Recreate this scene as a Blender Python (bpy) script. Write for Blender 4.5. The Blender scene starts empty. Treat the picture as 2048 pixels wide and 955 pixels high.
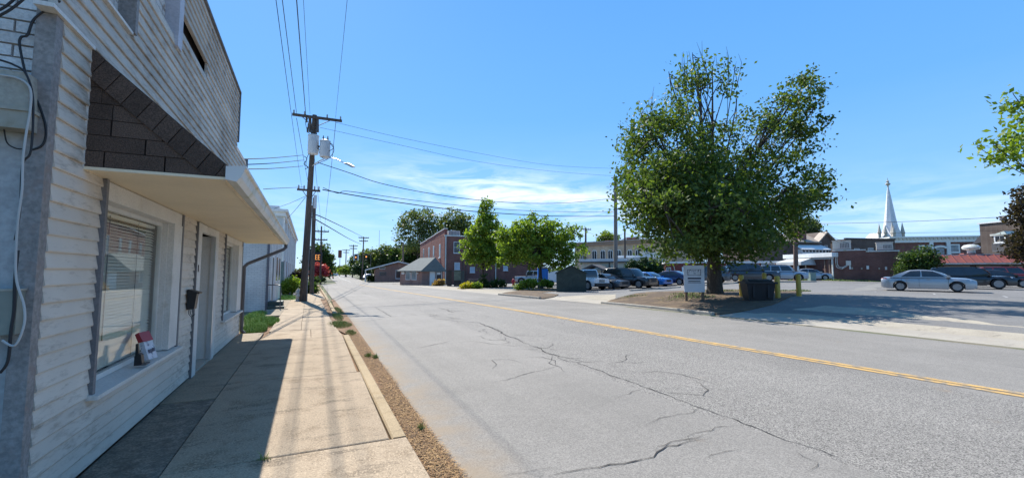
import bpy, bmesh, math, random
import numpy as np
from mathutils import Vector, Matrix
R = math.radians
random.seed(7); rng = np.random.default_rng(7)
scene = bpy.context.scene
COL = scene.collection

# ---------------------------------------------------------------- camera, world, sun, exposure
FPX, CX, CY, EYE = 870.0, 1024.0, 477.5, 1.5          # focal length and centre in photo pixels, eye height
PITCH = math.atan((543 - CY) / FPX); YAW = R(25.009)
cd = bpy.data.cameras.new('camera'); cam = bpy.data.objects.new('camera', cd); COL.objects.link(cam)
cd.sensor_width = 36; cd.lens = FPX / 2048 * 36; cd.clip_start = .05; cd.clip_end = 6000
cam.location = (0, 0, EYE); cam.rotation_euler = (R(90) + PITCH, 0, -YAW)
scene.camera = cam
SUN_EL, SUN_AZ = R(47), R(-5.5)                          # azimuth from +Y towards +X
SUNV = Vector((math.sin(SUN_AZ) * math.cos(SUN_EL), math.cos(SUN_AZ) * math.cos(SUN_EL), math.sin(SUN_EL)))
sl = bpy.data.lights.new('sun', 'SUN'); sl.energy = 4.4; sl.angle = R(.53); sl.color = (1, .955, .88)
so = bpy.data.objects.new('sun', sl); COL.objects.link(so); so.rotation_euler = (-SUNV).to_track_quat('-Z', 'Y').to_euler(); so.location = (0, 30, 60)
scene.view_settings.view_transform = 'Standard'; scene.view_settings.look = 'None'
scene.view_settings.exposure = .98; scene.view_settings.gamma = 1
scene.cycles.max_bounces = 8; scene.cycles.transparent_max_bounces = 8
scene.cycles.use_denoising = True

# ---------------------------------------------------------------- node helpers
class NT:
    def __init__(s, tree): s.t = tree; s.l = tree.links
    def n(s, typ, ins=None, **props):
        k = s.t.nodes.new(typ)
        for a, b in props.items(): setattr(k, a, b)
        for a, b in (ins or {}).items():
            if isinstance(b, bpy.types.NodeSocket): s.l.new(b, k.inputs[a])
            else: k.inputs[a].default_value = b
        return k
    def m(s, op, a, b=0., c=0., clamp=False):
        return s.n('ShaderNodeMath', {0: a, 1: b, 2: c}, operation=op, use_clamp=clamp).outputs[0]
    def mix(s, f, a, b, blend='MIX'):
        k = s.n('ShaderNodeMix', None, data_type='RGBA', blend_type=blend, clamp_factor=True)
        for i, v in ((0, f), (6, a), (7, b)):
            if isinstance(v, bpy.types.NodeSocket): s.l.new(v, k.inputs[i])
            else: k.inputs[i].default_value = v
        return k.outputs[2]
    def ramp(s, f, p0, p1, c0=(0, 0, 0, 1), c1=(1, 1, 1, 1)):
        k = s.n('ShaderNodeValToRGB', {0: f}); e = k.color_ramp.elements
        e[0].position = p0; e[1].position = p1; e[0].color = c0; e[1].color = c1
        return k.outputs[0]
    def noise(s, vec, scale, detail=3, rough=.55, dist=0.):
        return s.n('ShaderNodeTexNoise', {'Vector': vec, 'Scale': scale, 'Detail': detail, 'Roughness': rough, 'Distortion': dist}).outputs[0]
def c4(c, k=1.): return (c[0] * k, c[1] * k, c[2] * k, 1)
MATS = {}
def newmat(name):
    m = bpy.data.materials.new(name); m.use_nodes = True; m.node_tree.nodes.clear()
    t = NT(m.node_tree); out = t.n('ShaderNodeOutputMaterial'); MATS[name] = m
    return m, t, out
def mat(name, col, rough=.75, var=.18, scale=3., fine=0., fscale=40., bump=0., bscale=60., metal=0., spec=.4, dirt=None, dscale=1.5, dlo=.5, dhi=.7, stretch=None, rnd=0., coat=0.):
    """Principled surface: broad and fine tone noise on world position, optional dirt colour, per-object tone shift."""
    if name in MATS: return MATS[name]
    m, t, out = newmat(name)
    pos = t.n('ShaderNodeNewGeometry').outputs['Position']
    if stretch: pos = t.n('ShaderNodeMapping', {'Vector': pos, 'Scale': stretch}).outputs[0]
    f = t.noise(pos, scale)
    c = t.mix(t.ramp(f, .3, .7), c4(col, 1 - var), c4(col, 1 + var))
    if fine: c = t.mix(t.ramp(t.noise(pos, fscale, 2), .35, .65), t.mix(1., c, c4((1 - fine,) * 3), 'MULTIPLY'), c)
    if dirt: c = t.mix(t.ramp(t.noise(pos, dscale, 5, .65), dlo, dhi), c, c4(dirt))
    if rnd:
        o = t.n('ShaderNodeObjectInfo').outputs['Random']
        k = t.m('MULTIPLY_ADD', o, 2 * rnd, 1 - rnd)
        c = t.mix(1., c, t.n('ShaderNodeCombineColor', {0: k, 1: k, 2: k}).outputs[0], 'MULTIPLY')
    b = t.n('ShaderNodeBsdfPrincipled', {'Base Color': c, 'Roughness': rough, 'Metallic': metal, 'Specular IOR Level': spec, 'Coat Weight': coat, 'Coat Roughness': .04})
    if bump:
        bn = t.n('ShaderNodeBump', {'Height': t.noise(pos, bscale, 4), 'Strength': bump, 'Distance': .01})
        t.l.new(bn.outputs[0], b.inputs['Normal'])
    t.l.new(b.outputs[0], out.inputs[0])
    return m

# ---------------------------------------------------------------- sky: Nishita plus thin cirrus
w = bpy.data.worlds.new('World'); scene.world = w; w.use_nodes = True
t = NT(w.node_tree); w.node_tree.nodes.clear()
sky = t.n('ShaderNodeTexSky', sky_type='NISHITA', sun_disc=False, sun_elevation=SUN_EL, sun_rotation=SUN_AZ, altitude=250, air_density=1.0, dust_density=.35, ozone_density=3.2)
dv = t.n('ShaderNodeTexCoord').outputs['Generated']
sep = t.n('ShaderNodeSeparateXYZ', {0: dv}); dx, dy, dz = sep.outputs
az = t.m('ARCTAN2', dx, dy); el = t.m('ARCSINE', dz)
pl = t.n('ShaderNodeCombineXYZ', {0: t.m('MULTIPLY', az, 3.2), 1: t.m('MULTIPLY', el, 17.), 2: 0.}).outputs[0]
wisp = t.ramp(t.noise(pl, 1.6, 6, .62, .6), .40, .72)
def gauss(a0, e0, sa, se, k):
    da = t.m('DIVIDE', t.m('SUBTRACT', az, a0), sa)
    de = t.m('DIVIDE', t.m('SUBTRACT', t.m('SUBTRACT', el, e0), t.m('MULTIPLY', t.m('SUBTRACT', az, a0), k)), se)
    return t.m('EXPONENT', t.m('MULTIPLY', t.m('ADD', t.m('MULTIPLY', da, da), t.m('MULTIPLY', de, de)), -1.))
g1 = gauss(.47, .168, .25, .045, -.14); g2 = gauss(1.16, .105, .34, .045, .0); g3 = gauss(.05, .13, .3, .05, .05)
low = t.m('EXPONENT', t.m('MULTIPLY', t.m('MAXIMUM', el, 0.), -11.))
cm = t.m('MULTIPLY', t.m('ADD', t.m('ADD', t.m('MULTIPLY', g1, 1.8), t.m('MULTIPLY', g2, .55)), t.m('ADD', t.m('MULTIPLY', g3, .25), t.m('MULTIPLY', low, .15))), wisp, clamp=True)
skyc = t.n('ShaderNodeHueSaturation', {'Saturation': 1.12, 'Value': 1., 'Color': sky.outputs[0]}).outputs[0]
grad = t.n('ShaderNodeValToRGB', {0: t.m('DIVIDE', t.m('MAXIMUM', el, 0.), 1.2)}); ce = grad.color_ramp.elements
ce[0].position = 0.; ce[0].color = (3.1, 5.1, 7.5, 1); ce[1].position = 1.; ce[1].color = (.7, 2.1, 5.0, 1)
for p_, c_ in ((.10, (1.9, 4.1, 7.5, 1)), (.28, (1.05, 3.15, 6.9, 1)), (.5, (.8, 2.7, 6.2, 1))):
    e_ = ce.new(p_); e_.color = c_
skyc = t.mix(.80, skyc, grad.outputs[0])
skyc = t.mix(t.m('MULTIPLY', cm, .9), skyc, (7.6, 8.2, 9.0, 1))
bg = t.n('ShaderNodeBackground', {0: skyc, 1: .085})
t.l.new(bg.outputs[0], t.n('ShaderNodeOutputWorld').inputs[0])

# ---------------------------------------------------------------- pixel -> place helpers (terrain height, photo rays)
fw = Vector((math.sin(YAW) * math.cos(PITCH), math.cos(YAW) * math.cos(PITCH), math.sin(PITCH)))
rt = Vector((math.cos(YAW), -math.sin(YAW), 0)); up = rt.cross(fw); EYEV = Vector((0, 0, EYE))
def ray(u, v): return fw + rt * ((u - CX) / FPX) - up * ((v - CY) / FPX)
def hgt(x, y):
    a = min(max((x - 22) / 24, 0), 1); a = a * a * (3 - 2 * a)
    S = lambda q: (lambda c: c * c * (3 - 2 * c))(min(max(q, 0), 1))
    bump = .36 * S((x - 13.2) / 4.5) * (1 - S((x - 26) / 8)) * (1 - S((y - 18) / 12))
    return -.008 * min(max(y - 15, 0), 60) + .6 * a * min(max(y / 33, 0), 1) ** 1.5 + bump
def hit(u, v, off=0.):
    z = 0.; d = ray(u, v)
    for _ in range(60):
        p = EYEV + d * ((z - EYE) / d.z); z = .5 * z + .5 * (hgt(p.x, p.y) + off)
    return Vector((p.x, p.y, hgt(p.x, p.y) + off))
def onx(u, v, x): d = ray(u, v); return EYEV + d * (x / d.x)
def ony(u, v, y): d = ray(u, v); return EYEV + d * (y / d.y)
def atZ(u, v, Z): return EYEV + ray(u, v) * Z
def ground(x, y, off=0.): return Vector((x, y, hgt(x, y) + off))

# ---------------------------------------------------------------- mesh helpers
class MB:
    """collects verts/faces for ONE mesh object"""
    def __init__(s): s.v = []; s.f = []; s.mi = []
    def add(s, vs, fs, mi=0):
        o = len(s.v); s.v += [tuple(p) for p in vs]; s.f += [tuple(i + o for i in f) for f in fs]; s.mi += [mi] * len(fs); return s
    def box(s, x0, x1, y0, y1, z0, z1, mi=0):
        vs = [(x, y, z) for z in (z0, z1) for y in (y0, y1) for x in (x0, x1)]
        return s.add(vs, [(0, 2, 3, 1), (4, 5, 7, 6), (0, 1, 5, 4), (2, 6, 7, 3), (0, 4, 6, 2), (1, 3, 7, 5)], mi)
    def prism(s, poly, axis, a, b, mi=0):
        """extrude 2D polygon along axis ('x','y','z') from a to b; the polygon holds the other two coordinates in order"""
        def P(p, k):
            return {'x': (k, p[0], p[1]), 'y': (p[0], k, p[1]), 'z': (p[0], p[1], k)}[axis]
        n = len(poly); vs = [P(p, a) for p in poly] + [P(p, b) for p in poly]
        fs = [tuple(range(n))[::-1], tuple(range(n, 2 * n))] + [(i, (i + 1) % n, n + (i + 1) % n, n + i) for i in range(n)]
        return s.add(vs, fs, mi)
    def tube(s, path, r, n=8, mi=0, caps=True):
        path = [Vector(p) for p in path]; k = len(path)
        rr = r if isinstance(r, (list, tuple)) else [r] * k
        vs = []; ref = None
        for i, p in enumerate(path):
            d = (path[min(i + 1, k - 1)] - path[max(i - 1, 0)])
            d = d.normalized() if d.length > 1e-9 else Vector((0, 0, 1))
            if ref is None: ref = d.orthogonal().normalized()
            a = (ref - d * ref.dot(d)); a = a.normalized() if a.length > 1e-6 else d.orthogonal().normalized(); ref = a; b = d.cross(a)
            for j in range(n):
                q = 2 * math.pi * j / n; vs.append(p + (a * math.cos(q) + b * math.sin(q)) * rr[i])
        fs = [(i * n + j, i * n + (j + 1) % n, (i + 1) * n + (j + 1) % n, (i + 1) * n + j) for i in range(k - 1) for j in range(n)]
        if caps: fs += [tuple(range(n))[::-1], tuple(range((k - 1) * n, k * n))]
        return s.add(vs, fs, mi)
    def lathe(s, prof, n=16, c=(0, 0, 0), mi=0, ax='z'):
        vs = []
        for r, z in prof:
            for j in range(n):
                q = 2 * math.pi * j / n; a, b = r * math.cos(q), r * math.sin(q)
                p = (a, b, z) if ax == 'z' else ((z, a, b) if ax == 'x' else (a, z, b))
                vs.append((p[0] + c[0], p[1] + c[1], p[2] + c[2]))
        k = len(prof)
        fs = [(i * n + j, i * n + (j + 1) % n, (i + 1) * n + (j + 1) % n, (i + 1) * n + j) for i in range(k - 1) for j in range(n)]
        return s.add(vs, fs + [tuple(range(n))[::-1], tuple(range((k - 1) * n, k * n))], mi)
    def mesh(s, name, mats, smooth=False, fix=True):
        me = bpy.data.meshes.new(name); me.from_pydata(s.v, [], s.f)
        for m in (mats if isinstance(mats, (list, tuple)) else [mats]): me.materials.append(m)
        if any(s.mi): me.polygons.foreach_set('material_index', s.mi)
        if fix:
            bm = bmesh.new(); bm.from_mesh(me); bmesh.ops.recalc_face_normals(bm, faces=bm.faces); bm.to_mesh(me); bm.free()
        if smooth:
            me.polygons.foreach_set('use_smooth', [True] * len(me.polygons)); me.set_sharp_from_angle(angle=R(40))
        return me
    def build(s, name, mats, parent=None, smooth=False, fix=True):
        return link(name, s.mesh(name, mats, smooth, fix), parent)
def link(name, me, parent=None, loc=None, rz=None):
    o = bpy.data.objects.new(name, me); COL.objects.link(o)
    if parent: o.parent = parent
    if loc is not None: o.location = loc
    if rz is not None: o.rotation_euler.z = rz
    return o
def tag(o, label=None, cat=None, group=None, kind=None):
    if label: o['label'] = label
    if cat: o['category'] = cat
    if group: o['group'] = group
    if kind: o['kind'] = kind
    return o
def thing(name, label, cat, loc=(0, 0, 0), rz=0., group=None):
    o = bpy.data.objects.new(name, None); COL.objects.link(o); o.empty_display_size = .2
    o.location = loc; o.rotation_euler = (0, 0, rz); return tag(o, label, cat, group)
def box(name, m, parent, *a): return MB().box(*a).build(name, m, parent)
def copy_tree(o, parent=None):
    c = o.copy(); COL.objects.link(c); c.parent = parent
    for ch in o.children: copy_tree(ch, c)
    return c
def sheet(name, poly, m, off=0., step=4., parent=None, kind='structure', thick=0.):
    """flat polygon draped over the terrain, cut into a grid so it follows the slope; optional thickness below"""
    bm = bmesh.new(); f = bm.faces.new([bm.verts.new((p[0], p[1], 0)) for p in poly]); f.normal_update()
    if f.normal.z < 0: f.normal_flip()
    for ax in (0, 1):
        lo = min(p[ax] for p in poly); hi = max(p[ax] for p in poly)
        k = math.ceil(lo / step) * step
        while k < hi:
            no = (1, 0, 0) if ax == 0 else (0, 1, 0); co = (k, 0, 0) if ax == 0 else (0, k, 0)
            bmesh.ops.bisect_plane(bm, geom=bm.verts[:] + bm.edges[:] + bm.faces[:], plane_co=co, plane_no=no); k += step
    for v in bm.verts: v.co.z = hgt(v.co.x, v.co.y) + (off(v.co.x, v.co.y) if callable(off) else off)
    if thick:
        e = bmesh.ops.extrude_face_region(bm, geom=bm.faces[:])
        for v in e['geom']:
            if isinstance(v, bmesh.types.BMVert): v.co.z -= thick
        bmesh.ops.recalc_face_normals(bm, faces=bm.faces)
    me = bpy.data.meshes.new(name); bm.to_mesh(me); bm.free(); me.materials.append(m)
    o = link(name, me, parent)
    if kind and not parent: o['kind'] = kind
    return o

# ================================================================ SETTING MATERIALS
def asphalt(name, col, coarse=False, var=.12):
    m, t, out = newmat(name)
    pos = t.n('ShaderNodeNewGeometry').outputs['Position']; x = t.n('ShaderNodeSeparateXYZ', {0: pos}).outputs
    big = t.noise(pos, .35, 5, .6); mid = t.noise(pos, 2.2, 4, .6)
    c = t.mix(t.ramp(big, .3, .7), c4(col, 1 - var), c4(col, 1 + var))
    c = t.mix(t.m('MULTIPLY', t.ramp(mid, .45, .7), .35), c, c4(col, .78))
    c = t.mix(t.m('MULTIPLY', t.ramp(t.noise(pos, .16, 3, .5, 1.), .52, .60), .45), c, c4(col, .74))
    # long streaks worn by wheels
    st = t.noise(t.n('ShaderNodeMapping', {'Vector': pos, 'Scale': (1.4, .05, 1)}).outputs[0], 1., 3)
    c = t.mix(t.m('MULTIPLY', t.ramp(st, .45, .7), .4), c, c4(col, 1.22))
    vo = t.n('ShaderNodeTexVoronoi', {'Vector': pos, 'Scale': 115.}); fine = t.noise(pos, 210., 2, .7)
    vc = t.n('ShaderNodeSeparateColor', {0: vo.outputs['Color']}).outputs[0]
    sp = t.m('ADD', t.m('MULTIPLY', vc, .6), t.m('MULTIPLY', fine, .55))
    amt = .42
    if coarse:
        wob = t.m('ADD', x[0], t.m('MULTIPLY', t.m('SUBTRACT', t.noise(pos, .9, 3), .5), .35))
        zone = t.m('MULTIPLY', t.ramp(wob, .0, 1.), 1.)
        lo = t.m('GREATER_THAN', wob, 3.97); hi = t.m('LESS_THAN', wob, 7.75)
        zone = t.m('MULTIPLY', lo, hi)
        amt = t.m('MULTIPLY_ADD', zone, .5, .36)
        c = t.mix(t.m('MULTIPLY', zone, .30), c, c4(col, .80))
    k = t.m('MULTIPLY_ADD', t.m('SUBTRACT', sp, .56), t.m('MULTIPLY', amt, 2.6), 1.)
    k = t.m('MAXIMUM', k, .25)
    c = t.mix(1., c, t.n('ShaderNodeCombineColor', {0: k, 1: k, 2: k}).outputs[0], 'MULTIPLY')
    # tan grit drifting in from the gutter and scattered rusty patches
    c = t.mix(t.m('MULTIPLY', t.ramp(t.noise(pos, 1.1, 5, .7), .66, .78), .35), c, (.30, .20, .11, 1))
    if coarse:
        ed = t.m('SUBTRACT', 1., t.m('DIVIDE', t.m('SUBTRACT', x[0], 1.15), .55), clamp=True)
        c = t.mix(t.m('MULTIPLY', t.m('MULTIPLY', ed, t.ramp(mid, .3, .6)), .75), c, (.27, .20, .125, 1))
    b = t.n('ShaderNodeBsdfPrincipled', {'Base Color': c, 'Roughness': .85, 'Specular IOR Level': .3})
    bn = t.n('ShaderNodeBump', {'Height': sp, 'Strength': .5, 'Distance': .006}); t.l.new(bn.outputs[0], b.inputs['Normal'])
    t.l.new(b.outputs[0], out.inputs[0]); return m
def concrete(name, col, stain, dark=.35, sp=.35, rnd=.08):
    m, t, out = newmat(name)
    pos = t.n('ShaderNodeNewGeometry').outputs['Position']
    c = t.mix(t.ramp(t.noise(pos, .9, 5, .6), .3, .7), c4(col, .86), c4(col, 1.1))
    c = t.mix(t.m('MULTIPLY', t.ramp(t.noise(pos, 2.3, 6, .68), .5, .72), dark), c, c4(stain))
    c = t.mix(t.m('MULTIPLY', t.ramp(t.noise(t.n('ShaderNodeMapping', {'Vector': pos, 'Scale': (1, 3, 1)}).outputs[0], 1.3, 5, .7), .56, .66), dark), c, c4(col, .42))
    vo = t.n('ShaderNodeTexVoronoi', {'Vector': pos, 'Scale': 70.}).outputs['Distance']
    pit = t.ramp(t.noise(pos, 90., 3, .7), .30, .46)
    c = t.mix(t.m('MULTIPLY', t.m('SUBTRACT', 1., pit), sp * 1.6), c, c4(col, .33))
    c = t.mix(t.m('MULTIPLY', t.ramp(vo, .55, .8), sp), c, c4(col, 1.35))
    k = t.m('MULTIPLY_ADD', t.n('ShaderNodeObjectInfo').outputs['Random'], 2 * rnd, 1 - rnd)
    c = t.mix(1., c, t.n('ShaderNodeCombineColor', {0: k, 1: k, 2: k}).outputs[0], 'MULTIPLY')
    b = t.n('ShaderNodeBsdfPrincipled', {'Base Color': c, 'Roughness': .9, 'Specular IOR Level': .25})
    bn = t.n('ShaderNodeBump', {'Height': pit, 'Strength': .4, 'Distance': .005}); t.l.new(bn.outputs[0], b.inputs['Normal'])
    t.l.new(b.outputs[0], out.inputs[0]); return m
A_ROAD = asphalt('worn_asphalt', (.205, .19, .168), True)
A_LOT = asphalt('lot_asphalt', (.165, .158, .148))
CONC = concrete('sidewalk_concrete', (.34, .262, .178), (.14, .095, .052), .8, .7)
CONC_OLD = concrete('old_concrete', (.27, .22, .155), (.10, .075, .05), .6, .6)
CONC_PALE = concrete('apron_concrete', (.36, .325, .27), (.36, .28, .19), .3, .3)
SANDY = concrete('sandy_apron', (.34, .30, .235), (.22, .19, .15), .55, .5)
KERB = concrete('kerb_stone', (.33, .25, .15), (.20, .125, .05), .6, .45)
SOIL = mat('brown_soil', (.22, .125, .062), .95, .3, 6, .4, 80, .6, 90)
GROUND = mat('dry_ground', (.17, .15, .10), .95, .25, .4, .3, 30, .3, 40, dirt=(.07, .10, .03), dscale=.3, dlo=.42, dhi=.6)
CRACK = mat('crack_dark', (.035, .032, .03), .95, .3, 8)
YELLOW = mat('road_paint_yellow', (.58, .36, .12), .8, .12, 3, .3, 90, .2, 90, dirt=(.21, .185, .15), dscale=7., dlo=.46, dhi=.62)
WHITE_LINE = mat('road_paint_white', (.42, .41, .38), .8, .1, 3, dirt=(.19, .19, .18), dscale=5., dlo=.42, dhi=.62)

# ================================================================ GROUND, ROAD, PAVEMENT
def axis_cuts(lims):
    out = []
    for a, b, s in lims: out += list(np.arange(a, b, s))
    return out
gx = axis_cuts([(-3000, -300, 300), (-300, -60, 40), (-60, 100, 5), (100, 400, 50), (400, 3001, 325)])
gy = axis_cuts([(-1500, -100, 200), (-100, 120, 5), (120, 500, 40), (500, 4001, 350)])
g = MB(); nx = len(gx)
g.v = [(x, y, hgt(x, y) - .10) for y in gy for x in gx]
g.f = [(j * nx + i, j * nx + i + 1, (j + 1) * nx + i + 1, (j + 1) * nx + i) for j in range(len(gy) - 1) for i in range(nx - 1)]; g.mi = [0] * len(g.f)
tag(g.build('ground', GROUND, fix=False), kind='structure')
ROAD_L = [(1.0, -30), (1.0, 3), (1.06, 9), (1.18, 15), (1.35, 28), (1.75, 60), (1.9, 74), (4.4, 80), (4.7, 90), (6.3, 163), (13, 300)]
ROAD_R = [(13.1, -30), (13.1, 3), (13.2, 7), (13.0, 14), (12.9, 19), (12.4, 28), (12.5, 36), (12.3, 55), (12.6, 72), (10.3, 86), (13., 140), (17.4, 214), (24, 300)]
road = sheet('road', ROAD_L + ROAD_R[::-1], A_ROAD, -.03, 4.)
side_st = sheet('side_street', [(12.5, 74), (60, 80), (60, 87), (10.6, 85.5)], A_ROAD, -.034, 4.)
sheet('parking_lot', [(14.0, -30), (14.2, 9), (14.3, 19.5), (14.3, 60), (60, 62), (90, 45), (90, -30)], A_LOT, .0, 4.)
sheet('far_sidewalk', [(12.9, -30), (13.0, 7), (12.8, 14), (12.7, 19), (12.2, 28), (12.3, 36), (12.1, 55), (12.4, 72), (14.7, 72), (14.7, -30)], CONC_PALE, -.022, 3.)
# concrete aprons between road and lot
def drive(name, poly, m=None, off=.004):
    ramp_ = lambda x, y: -.027 + (off + .027) * min(max((x - 13.0) / .9, 0), 1)
    out = []
    for a, b in zip(poly, poly[1:] + poly[:1]):          # broken, crumbling edge on the lot side
        n = max(1, int(math.dist(a, b) / .45)) if min(a[0], b[0]) > 13.4 and math.dist(a, b) < 20 else 1
        for i in range(n):
            k = i / n; j = .13 if n > 1 and i else 0
            out.append((a[0] + (b[0] - a[0]) * k + random.uniform(-j, j), a[1] + (b[1] - a[1]) * k + random.uniform(-j, j)))
    return sheet(name, out, m or SANDY, ramp_, 1.)
drive('driveway_apron', [(13.16, -30), (13.16, 7), (13.05, 10.6), (14.3, 10.2), (16.6, 9.4), (16.4, 7.2), (15.2, 3.5), (14.8, -2), (14.8, -30)], off=.004)
drive('driveway_apron', [(12.95, 18.0), (12.68, 21.7), (14.3, 23.4), (15.6, 22.5), (16.2, 20.4), (14.6, 18.5)], off=.006)
drive('driveway_apron', [(12.42, 29.5), (12.48, 36), (12.35, 53), (15.6, 54), (15.4, 47), (15.0, 40), (17.5, 33.5), (14.4, 29.0)], off=.008)
drive('driveway_apron', [(12.32, 55), (12.4, 66), (14.0, 66), (14.2, 57)], off=.008)

def ribbon(name, pts, wd, m, parent=None, off=-.024, jag=0., step=.25, taper=False):
    P = [Vector((p[0], p[1], 0)) for p in pts]; path = []
    for a, b in zip(P, P[1:]):
        n = max(1, int((b - a).length / step))
        path += [a.lerp(b, i / n) for i in range(n)]
    path.append(P[-1]); L = []; Rr = []; n = len(path)
    wob = 0.
    for i, p in enumerate(path):
        d = path[min(i + 1, n - 1)] - path[max(i - 1, 0)]; d = Vector((-d.y, d.x, 0)).normalized()
        wob = wob * .7 + random.uniform(-jag, jag)
        q = p + d * (wob if 0 < i < n - 1 else 0)
        ww = wd * (random.uniform(.35, 1.3) if jag else 1) * (max(.15, 1 - abs(2 * i / max(n - 1, 1) - 1) ** 3) if taper else 1)
        a = q + d * ww / 2; b = q - d * ww / 2
        L.append((a.x, a.y, hgt(a.x, a.y) + off)); Rr.append((b.x, b.y, hgt(b.x, b.y) + off))
    mb = MB(); mb.add(L + Rr, [(i, i + 1, n + i + 1, n + i) for i in range(n - 1)])
    o = mb.build(name, m, parent, fix=False)
    me = o.data
    if me.polygons[0].normal.z < 0: me.flip_normals()
    return o
for off in (-.085, .085):
    ribbon('yellow_line', [(8.12 + off, -30), (8.1 + off, 2.3), (7.9 + off, 6), (7.6 + off, 15), (7.52 + off, 27), (7.3 + off, 45), (7.1 + off, 70)], .125, YELLOW, road, step=1.5)
ribbon('centre_line', [(7.6, 92), (9.6, 163), (12, 200)], .2, WHITE_LINE, road, step=3)
def crk(px, wd=.022, jag=.022, step=.12):
    ribbon('crack', [(p.x, p.y) for p in (hit(u, v, -.03) for u, v in px)], wd * .6, CRACK, road, jag=jag * 1.3, step=step * .7, taper=True)
crk([(1120, 714), (1210, 745), (1300, 778), (1400, 815), (1500, 852), (1620, 895), (1780, 954)], .024, .02)
crk([(1060, 690), (1120, 714)], .05, .03)
crk([(900, 641), (960, 645), (1010, 668), (1060, 690)], .07, .03)
crk([(1095, 952), (1150, 938), (1240, 924), (1310, 902), (1425, 873)], .022, .03)
crk([(1310, 902), (1360, 880), (1420, 868)], .014, .02)
crk([(1500, 852), (1440, 850), (1390, 866), (1380, 882)], .012, .03)
crk([(1400, 815), (1370, 826), (1310, 832), (1290, 850)], .012, .03)
crk([(1300, 778), (1250, 790), (1240, 800)], .01, .03)
crk([(1120, 730), (1050, 748), (985, 765)], .018, .02)
crk([(1000, 955), (1120, 935)], .008, .02)
crk([(1590, 900), (1640, 925), (1650, 935), (1610, 945)], .01, .03)
crk([(1490, 898), (1440, 906), (1415, 915)], .012, .02)
crk([(905, 681), (850, 693), (830, 697)], .022, .012)
crk([(747, 612), (783, 633), (860, 627), (885, 634)], .045, .01)
crk([(700, 644), (745, 640), (783, 633)], .02, .01)
crk([(690, 615), (735, 606)], .05, .01)
crk([(700, 577), (715, 583)], .05, .01); crk([(722, 585), (736, 589), (800, 587)], .06, .01); crk([(750, 590), (790, 589)], .16, .01)
crk([(745, 613), (800, 610), (860, 605)], .05, .05); crk([(820, 602), (870, 605), (920, 603)], .05, .05)
crk([(880, 615), (905, 624), (930, 620)], .08, .05)
for _ in range(34):        # alligator cracking along the seam of the coarse middle lane
    y = random.uniform(4.5, 16); x = 4.0 + random.gauss(.2, .35)
    pts = [(x, y)]; a = random.uniform(0, 6.28)
    for k in range(random.randint(2, 5)):
        a += random.gauss(0, .7); pts.append((pts[-1][0] + .28 * math.cos(a), pts[-1][1] + .4 * math.sin(a)))
    ribbon('crack', pts, .012, CRACK, road, jag=.02, step=.1, taper=True)

# pavement slabs on the near side
walk = tag(sheet('sidewalk_bed', [(-1.52, -30), (.86, -30), (1.02, 12), (1.1, 60), (1.9, 74), (-2.2, 74), (-1.6, 30)], SOIL, -.055, 6.), kind='structure')
walk.name = 'sidewalk'
def slab(poly, m=CONC, off=0., th=.09):
    gap = .008; c = Vector((sum(p[0] for p in poly) / len(poly), sum(p[1] for p in poly) / len(poly)))
    pl = []
    for p in poly:
        d = Vector(p) - c; pl.append(tuple(c + d * (1 - gap / d.length)))
    pts = [(p[0], p[1], hgt(*p) + off + random.uniform(-.004, .004)) for p in pl]; n = len(pts)
    ins = [tuple(Vector(p) + (Vector((c.x, c.y, p[2])) - Vector(p)).normalized() * .012 + Vector((0, 0, .006))) for p in pts]
    mb = MB(); mb.add([(p[0], p[1], p[2] - th) for p in pts] + pts + ins,
                      [(i, (i + 1) % n, n + (i + 1) % n, n + i) for i in range(n)] + [(n + i, n + (i + 1) % n, 2 * n + (i + 1) % n, 2 * n + i) for i in range(n)] + [tuple(range(2 * n, 3 * n))])
    return mb.build('slab', m, walk)
ys = [-30, -26, -22, -18, -14, -10, -6, -2.5, .8, 4.12, 7.02, 11.1]
for a, b in zip(ys, ys[1:]): slab([(-.95, a), (.86 if b < 5 else .71, a), (.86 if b < 5 else .72 + .005 * b, b), (-.95, b)])
slab([(-.95, 11.1), (.1, 11.1), (.1, 12.6), (-.8, 12.6)]); slab([(.1, 11.1), (.78, 11.1), (.72, 12.9), (.1, 12.6)])
ys = [12.6, 14.9, 17.3, 19.8, 22.5, 25.2, 28.2, 31.4, 35, 39, 43.5, 48.5, 54, 60, 66, 73]
for i, (a, b) in enumerate(zip(ys, ys[1:])):
    if a < 26:
        slab([(-.85, a), (-.12, a), (-.14, b), (-.85, b)]); slab([(-.12, a), (.68, a), (.70, b), (-.14, b)])
        if i >= 2: slab([(-1.5, a), (-.85, a), (-.85, b), (-1.5, b)], CONC_OLD)
    else: slab([(-.45, a), (.95, a), (1.0, b), (-.45, b)])
slab([(-1.49, 6.3), (-.955, 6.3), (-.955, 12.5), (-1.49, 12.5)], CONC_OLD, -.004)
slab([(-1.49, -30), (-.955, -30), (-.955, 3.2), (-1.49, 3.2)], CONC_OLD, -.004)
slab([(-1.49, 3.2), (-.955, 3.2), (-.955, 6.3), (-1.49, 6.3)], mat('broken_concrete', (.25, .205, .15), .95, .3, 7, .5, 60, .9, 45, dirt=(.11, .088, .062), dscale=6), -.012)
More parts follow.
